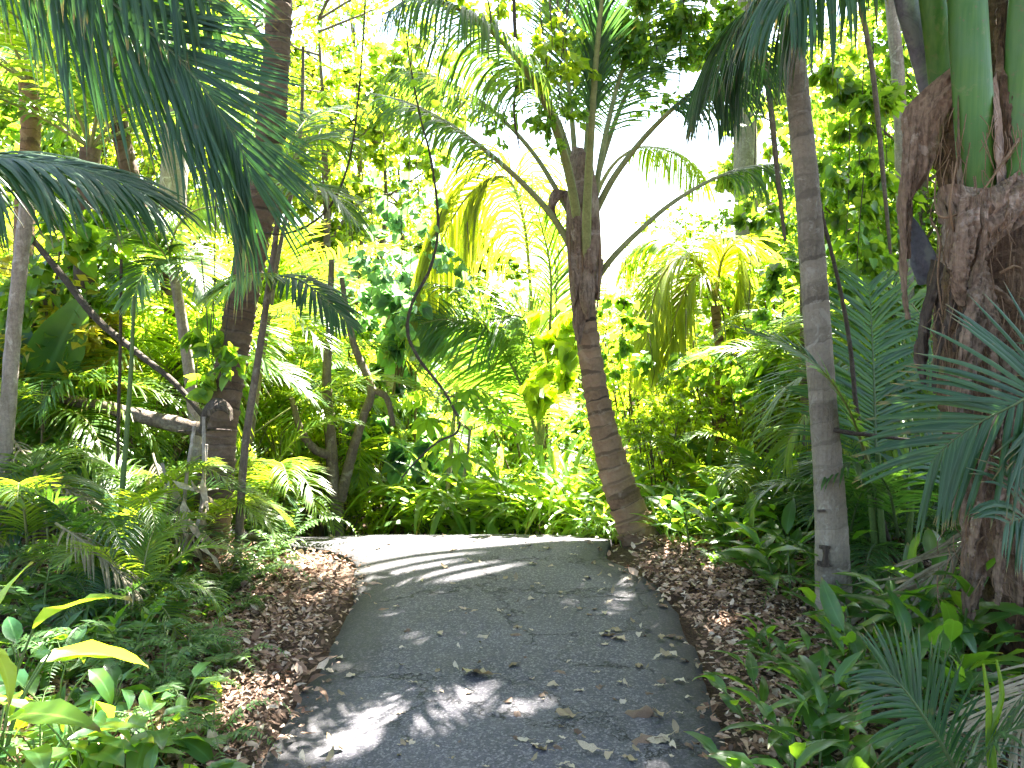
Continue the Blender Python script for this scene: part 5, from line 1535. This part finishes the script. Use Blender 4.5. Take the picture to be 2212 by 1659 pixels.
put(shr, [
    (3, 860, 8.9, (1.0, 1.0, 1.35), 'shrub with big bluish round leaves left of the S-shaped liana'),
    (0, 1060, 10.2, 1.0, 'shrub with oval leaves behind the papaya plant'),
    (1, 900, 9.6, .9, 'fine-leaved dark shrub low left of the papaya plant'),
    (1, 1150, 9.4, .85, 'fine-leaved shrub between the papaya plant and the curved palm'),
    (0, 1240, 10.2, (1, 1, .85), 'lime oval-leaved shrub just left behind the curved palm trunk'),
    (2, 1360, 8.8, .85, 'sunlit lime shrub right behind the curved palm trunk'),
    (2, 1470, 9.4, .95, 'sunlit lime shrub under the golden fronds'),
    (1, 1560, 9.2, 1.0, 'green shrub right of the golden fronds'),
    (2, 1640, 8.6, (1, 1, 1.2), 'lime shrub on the right bank behind the small palms'),
    (0, 1740, 8.4, (1, 1, 1.3), 'heart-leaved shrub behind the slim grey trunk'),
    (1, 1880, 7.8, (1, 1, 1.2), 'dark fine-leaved shrub on the right behind the areca'),
    (0, 2050, 7.4, (1, 1, 1.4), 'heart-leaved shrub behind the thick right palm'),
    (1, 2180, 6.8, 1.2, 'dark shrub at the right edge behind the thick palm'),
    (2, 760, 9.8, 1.0, 'lime shrub behind the forked tree'),
    (1, 640, 9.0, .9, 'green shrub left of the forked tree'),
    (2, 480, 8.2, (1, 1, 1.2), 'lime shrub behind the leaning palm trunk'),
    (0, 350, 7.8, 1.1, 'heart-leaved shrub left of the leaning palm'),
    (2, 210, 8.4, 1.2, 'golden-lit lime shrub above the fallen log'),
    (1, 110, 7.2, 1.1, 'dark fine-leaved shrub near the left edge'),
    (0, -20, 6.8, 1.3, 'heart-leaved shrub at the left edge'),
    (1, 300, 6.4, .6, 'low green shrub under the fallen log'),
    (1, 80, 5.9, .6, 'low green shrub under the banana leaf'),
    (2, 1410, 7.7, .55, 'low lime shrub in the sun right of the curved palm trunk'),
    (2, 1490, 7.9, .65, 'low lime shrub below the golden fronds'),
    (2, 1585, 8.0, .75, 'low lime shrub between golden fronds and slim grey trunk'),
    (2, 1665, 7.7, .8, 'low lime shrub close left of the slim grey trunk'),
    (2, 700, 8.3, .7, 'low lime shrub between the stems of the forked tree'),
    (2, 820, 8.8, .7, 'low lime shrub right of the forked tree'),
    (0, 1000, 12.0, (1.3, 1.3, 1.2), 'oval-leaved shrub far beyond the bend'),
    (2, 1300, 12.0, (1.2, 1.2, 1.05), 'lime shrub far behind the curved palm'),
    (1, 1130, 13.0, (1.4, 1.4, 1.2), 'green shrub far in the middle'),
    (2, 880, 12.6, (1.3, 1.3, 1.3), 'lime shrub far beyond the forked tree'),
    (1, 1520, 12.0, (1.4, 1.4, 1.1), 'green shrub far behind the golden fronds'),
    (2, 1680, 11.5, (1.4, 1.4, 1.4), 'lime shrub far on the right bank'),
], 'shrubs of the forest understory')
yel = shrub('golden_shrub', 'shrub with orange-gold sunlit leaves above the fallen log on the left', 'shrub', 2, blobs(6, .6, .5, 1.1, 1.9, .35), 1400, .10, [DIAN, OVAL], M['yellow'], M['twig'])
yel.location = at(120, 6.7, .1); yel.scale = (1.3, 1.1, 1.0)

# tall trees: (crown blobs high up), most clad in vines
def tree_proto(label, h, rx, z0, z1, nb, br, n, size, tm, mat, bark='bark', sr=.06, name='forest_tree'):
    return shrub(name, label, 'tree', h, blobs(nb, rx, rx, z0, z1, br, .85), n, size, tm, mat, M[bark], None, 4, 10, base_r=.08, sr=sr)
tr = [tree_proto('x', 6, 1.3, 1.6, 6.0, 22, .62, 9000, .085, DIA, M['lime']),
      tree_proto('x', 6, 1.2, 1.2, 6.0, 24, .6, 8000, .10, [HEART, OVAL], M['heart']),
      tree_proto('x', 6, 1.3, 1.6, 6.2, 22, .62, 9000, .08, DIA, M['mid']),
      tree_proto('x', 6, 1.1, 1.4, 5.6, 18, .55, 5200, .12, HEART, M['far'])]
put(tr, [
    (1, 1830, 10.4, (.8, .8, .9), 'vine-clad heart-leaved tree left of the slim grey trunk top'),
    (1, 1925, 8.9, (.75, .75, .95), 'vine-clad heart-leaved tree right of the slim grey trunk'),
    (2, 1990, 8.8, 1.0, 'dark green tree left behind the thick right palm'),
    (1, 2130, 8.4, 1.0, 'vine-clad tree behind the thick right palm'),
    (2, 2260, 8.0, 1.0, 'dark green tree at the right edge'),
    (0, 1930, 12, (1.2, 1.2, 1), 'lime tree deep on the right'),
    (3, 1715, 13, (1.1, 1.1, 1.2), 'larger-leaved bright tree beside the white sky gap, left of the slim grey trunk'),
    (2, 2120, 11.6, 1.2, 'green tree deep at the right edge'),
    (0, 700, 14.0, 1.3, 'sunlit lime tree right of the leaning palm top'),
    (3, 830, 15.0, 1.3, 'larger-leaved bright tree left of the S-shaped liana'),
    (0, 860, 17.0, (1.3, 1.3, 1.1), 'lime tree farthest left of the curved palm fronds'),
    (2, 760, 17.0, 1.5, 'green tree deep left of the curved palm'),
    (0, 560, 14.6, 1.4, 'lime tree behind the leaning palm top'),
    (2, 420, 13.0, 1.3, 'green tree left of the leaning palm top'),
    (0, 260, 13.4, 1.3, 'lime tree behind the big dark frond'),
    (3, 120, 12.6, 1.25, 'larger-leaved tree behind the big dark frond near the left edge'),
    (1, -30, 10.5, 1.1, 'heart-leaved tree at the left edge'),
    (2, 340, 16.6, 1.6, 'green tree deep behind the big dark frond'),
    (3, 1010, 15, (1.0, 1.0, .70), 'low larger-leaved tree behind the hanging yellow frond'),
    (2, 1430, 15.5, (1.1, 1.1, .55), 'low green tree far behind the golden fronds'),
    (0, 60, 15, 1.4, 'lime tree deep at the left edge'),
], 'trees of the forest behind the path')

# leafy vine bunches hanging near the curved palm and on the left
def bunch(name, label, bl, n, size, tm, mat, loc):
    o = thing(name, label, 'vine', loc)
    ml = MB(); B = np.array(bl)
    cloud(ml, tm, B[:, :3], B[:, 3:], n, size, .5, .6, 7, .4)
    ml.build('foliage', M[mat], o)
    ms = MB()
    for b in B:
        tube(ms, [b[:3] + np.array([0, 0, b[5] + .3]), b[:3] + rng.normal(0, .04, 3), b[:3] - np.array([0, 0, b[5]])], [.004, .003, .002], 4, 8)
    hi = B[:, :3].mean(0)
    tube(ms, [hi + np.array([0, .3, 4.5]), hi + np.array([.05, .1, 2]), hi], [.005, .004, .003], 5, 12)
    ms.build('stem', M['vine'], o)
    return o
def bb(u, v, Y, r, k=1.0): return (*W(u, v, Y), r, r, r * k)
bunch('hanging_vine', 'lime-leaved vine bunch hanging at the top between the curved palm fronds', [bb(1180, 110, 5.6, .16), bb(1230, 150, 5.6, .17, .8), bb(1165, 170, 5.6, .13), bb(1225, 70, 5.6, .13)], 300, .075, OVAL, 'lime', W(1200, 120, 5.6))
bunch('hanging_vine', 'dark leafy vine bunch below the lime one, over the curved palm crown', [bb(1175, 250, 5.7, .14), bb(1220, 235, 5.7, .14), bb(1130, 260, 5.7, .1), bb(1200, 300, 5.7, .08)], 260, .06, OVAL, 'heart', W(1190, 250, 5.7))
bunch('hanging_vine', 'dark leaf sprig against the white sky gap right of the curved palm crown', [bb(1415, 215, 7.0, .2, .5), bb(1470, 210, 7.0, .16, .5), bb(1380, 170, 7.0, .14)], 300, .06, DIA, 'mid', W(1420, 200, 7.0))
bunch('hanging_vine', 'small leaf sprig against the white sky gap left of the curved palm crown', [bb(1075, 245, 6.4, .12, .6), bb(1050, 275, 6.4, .1, .5), bb(1080, 300, 6.4, .05)], 90, .055, OVAL, 'heart', W(1075, 260, 6.4))
bunch('hanging_vine', 'sparse leaf sprigs low in the white sky gap right of the curved palm', [bb(1385, 600, 8.6, .25), bb(1470, 470, 9, .22), bb(1400, 480, 9.0, .12), bb(1560, 470, 9, .25)], 420, .06, OVAL, 'mid', W(1450, 500, 9.0))
bunch('overhanging_branch', 'leafy branch hanging in from above between the curved palm and the slim grey trunk', [bb(1340, 20, 6.5, .35), bb(1420, -20, 6.5, .4), bb(1500, 10, 6.6, .36), bb(1570, 80, 6.6, .3), bb(1390, 90, 6.6, .26), bb(1620, 10, 6.6, .4), bb(1640, 150, 6.7, .3), bb(1480, 110, 6.6, .2), bb(1300, 120, 6.6, .2)], 3600, .08, OVAL, 'mid', W(1450, 30, 8.5))
bunch('overhanging_branch', 'lime leafy branch hanging in from above, left of the curved palm fronds', [bb(1100, -10, 7.5, .28), bb(1040, 30, 7.6, .22), bb(1150, 40, 7.6, .2), bb(960, -20, 7.6, .3)], 900, .075, OVAL, 'lime', W(1080, 0, 7.5))
bunch('climbing_vine', 'climber with big bluish round leaves beside the S-shaped liana', [bb(800, 560, 7.6, .3), bb(870, 600, 7.7, .32), bb(900, 480, 7.8, .3), bb(830, 440, 7.9, .3), bb(890, 680, 7.5, .22), bb(760, 640, 7.7, .28), bb(960, 560, 7.9, .2), bb(1010, 600, 7.9, .18)], 430, .085, ROUND, 'heartblue', W(840, 560, 7.6))
bunch('climbing_vine', 'climber with big lime lobed leaves on the left side of the curved palm trunk', [bb(1200, 700, 7.3, .2), bb(1190, 790, 7.3, .2), bb(1235, 760, 7.2, .13), bb(1170, 850, 7.4, .16)], 130, .15, ROUND, 'lime', W(1200, 750, 7.3))
bunch('climbing_vine', 'climber with lime leaves on the right side of the curved palm trunk', [bb(1330, 640, 7.4, .2), bb(1350, 720, 7.4, .22), bb(1310, 800, 7.4, .16), bb(1390, 800, 7.5, .2)], 420, .07, HEART, 'heart', W(1340, 720, 7.4))
bunch('climbing_vine', 'dark leaf climber wrapped on the leaning palm trunk, left side', [bb(470, 760, 5.3, .12), bb(440, 720, 5.4, .14), bb(500, 790, 5.3, .1), bb(430, 830, 5.5, .12)], 110, .09, HEART, 'heart', W(460, 760, 5.4))
bunch('climbing_vine', 'heart-leaved climber hanging in shade right of the slim grey trunk', [bb(1830, 420, 6.2, .3), bb(1880, 250, 6.2, .3), bb(1860, 560, 6.1, .28), bb(1900, 380, 6.3, .25), bb(1810, 180, 6.4, .28)], 1100, .08, HEART, 'heart', W(1850, 400, 6.2))
bunch('climbing_vine', 'dark oval-leaved climber left of the slim grey trunk, over the right bank', [bb(1480, 780, 7.2, .2, .6), bb(1560, 800, 7.2, .22, .6), bb(1620, 850, 7.0, .25), bb(1690, 780, 6.9, .22), bb(1690, 620, 6.9, .25), bb(1660, 480, 7, .25)], 650, .085, HEART, 'mid', W(1600, 760, 7.1))

# far forest: one mass nobody could count, open where the sky shows
mb = MB()
C, R_ = [], []
for i in range(170):
    Y = rng.uniform(16, 27); u = rng.uniform(-700, 2900)
    hmax = 7.5
    if 930 < u < 1720: hmax = 1.9 + (Y - 16) * .03
    z = rng.uniform(-1.2, hmax)
    C.append([(u - PW / 2) / FPX * Y, Y, z]); R_.append([1.3, 1.2, .95])
cloud(mb, DIA, np.array(C), np.array(R_), 52000, .20, .5, .4, 10, .4)
ff = mb.build('forest_foliage', M['far']); tag(ff, 'sunlit mass of distant forest foliage', None, None, 'stuff')

# undergrowth nobody could count: low leaves over the forest floor, off the litter
mb = MB()
n = 26000
x = rng.uniform(-9, 9, n); y = rng.uniform(2.2, 14, n)
pmg = path_margin(x, y)
lim = np.where(x < 0, -np.interp(y, [2, 3, 4.5, 6, 7], [.45, .5, .75, .8, .5]), -np.interp(y, [2, 3.5, 5, 6.3, 7], [.25, .42, .55, .3, .3]))
keep = (pmg < lim + .12 * rng.standard_normal(n)) | ((y > 8.4) & (pmg < -.1))
x, y = x[keep], y[keep]; k = len(x)
tall = np.clip((np.abs(x) - 1) * .12, .05, .35)
P = np.stack([x, y, gz(x, y) + .03 + rng.uniform(0, 1, k) ** 1.5 * tall], 1)
scatter(mb, blade(.32, 4, .3, .3, .0, .4), P, nrm(rng.standard_normal((k, 3)) + np.array([0, 0, .5])), rng.standard_normal((k, 3)) * .5 + np.array([0, 0, 1]), rng.uniform(.05, .16, k))
ug = mb.build('undergrowth', M['ginger']); tag(ug, 'low dark green undergrowth on the forest floor', None, None, 'stuff')

# ------------------------------------------------------------------ tall shade trees: crowns above the frame, trunks behind the palms
CAN = [blade(.5, 4, .2, .2, 0, .42)]
SUNV = np.array([sin(SUN_AZ) * cos(SUN_EL), cos(SUN_AZ) * cos(SUN_EL), sin(SUN_EL)])
# openings in the crowns: where the sun reaches the ground (x, y, half width, half depth)
OPEN = np.array([(-.72, 3.45, .6, .2), (-.30, 3.62, .3, .07), (-.6, 3.2, .3, .05), (.12, 3.5, .1, .05), (-.5, 4.3, .16, .07), (.35, 4.38, .12, .08), (-1.7, 2.9, .45, .4), (-1.1, 3.65, .2, .16), (-1.35, 5.1, .4, .35),
                 (0, 6.5, 2.8, .88), (.0, 5.5, .22, .04), (-.75, 4.75, .12, .04), (.7, 4.2, .06, .03), (-.45, 5.2, .12, .04), (.5, 5.6, .3, .06), (.1, 5.85, .6, .08), (.35, 4.75, .1, .03), (-.15, 4.6, .14, .05), (.3, 4.35, .15, .05), (.6, 5.0, .2, .05), (-.55, 5.15, .2, .05), (.1, 5.3, .2, .04), (.6, 4.55, .12, .04), (-.15, 4.45, .08, .03), (-.4, 5.6, .2, .06), (-2.1, 3.5, .3, .25)])


def lets_sun(P):
    """False for leaves in the way of the sun over an opening"""
    g = P - SUNV * (P[:, 2:3] / SUNV[2])
    q = ((g[:, None, 0] - OPEN[None, :, 0]) / (OPEN[None, :, 2] + .06)) ** 2 + ((g[:, None, 1] - OPEN[None, :, 1]) / (OPEN[None, :, 3] + .06)) ** 2
    return (q > 1).all(1)


def shade_tree(label, base, crown, n, size=.17, nb=26, gap=None):
    r = thing('shade_tree', label, 'tree', base)
    ms, ml = MB(), MB()
    base = np.array(base, float); c = np.array(crown[:3]); rad = np.array(crown[3:])
    fork = np.array([base[0] * .75 + c[0] * .25, base[1] * .75 + c[1] * .25, c[2] * .72])
    tube(ms, [base - np.array([0, 0, .3]), base + (fork - base) * .5 + rng.normal(0, .08, 3), fork], [.17, .13, .11], 12, 40, wob=.03)
    B = []
    for i in range(nb):
        a = rng.uniform(0, 2 * pi); q = rng.uniform(0, 1) ** .5
        p = c + rad * np.array([q * cos(a), q * sin(a), rng.uniform(-1, 1)])
        B.append(p)
        tube(ms, [fork, (fork + p) / 2 + rng.normal(0, .25, 3), p], [.07, .045, .012], 6, 12)
    ms.build('trunk', M['palebark'], r)
    Rr = np.stack([rng.uniform(.55, 1.0, nb)] * 3, 1) * np.array([1, 1, .5])
    cloud(ml, CAN[0], np.array(B), Rr, n, size, .8, .2, 8, .3, keep=lets_sun)
    ml.build('crown', M['canopy'], r)
    return r
shade_tree('tall shade tree whose grey trunk stands behind the thick right palm', at(1990, 9.4), (3.7, 9.0, 9.2, 2.5, 1.9, .9), 14000, nb=44)
shade_tree('tall shade tree rising behind the slim grey trunk', at(1650, 10.6), (1.5, 9.2, 9.4, 1.7, 1.5, .7), 9500, nb=30)
shade_tree('tall shade tree deep on the left behind the leaning palm', at(330, 9.4), (-2.0, 9.2, 9.4, 1.7, 1.3, .8), 1600, nb=14)
shade_tree('tall shade tree outside the right edge', (4.6, 5.2, 0.1), (4.6, 6.2, 8.6, 2.2, 2.2, .8), 3600, nb=20)
shade_tree('unseen shade tree added over the path, its trunk left behind the viewer', (-3.4, -1.5, 0.1), (-1.2, 1.6, 8.2, 3.2, 2.6, .9), 6500, .22, nb=30)  # this and the next two: added out of view to keep sky light off the foreground
shade_tree('unseen shade tree added over the path, its trunk right behind the viewer', (3.6, -1.0, 0.1), (2.8, 2.2, 8.4, 2.8, 2.6, .9), 6000, .22, nb=28)
shade_tree('unseen shade tree added behind the viewer', (-.5, -6.5, 0.1), (0, -4.2, 7.0, 5.0, 2.6, 1.6), 8000, .26, nb=36)
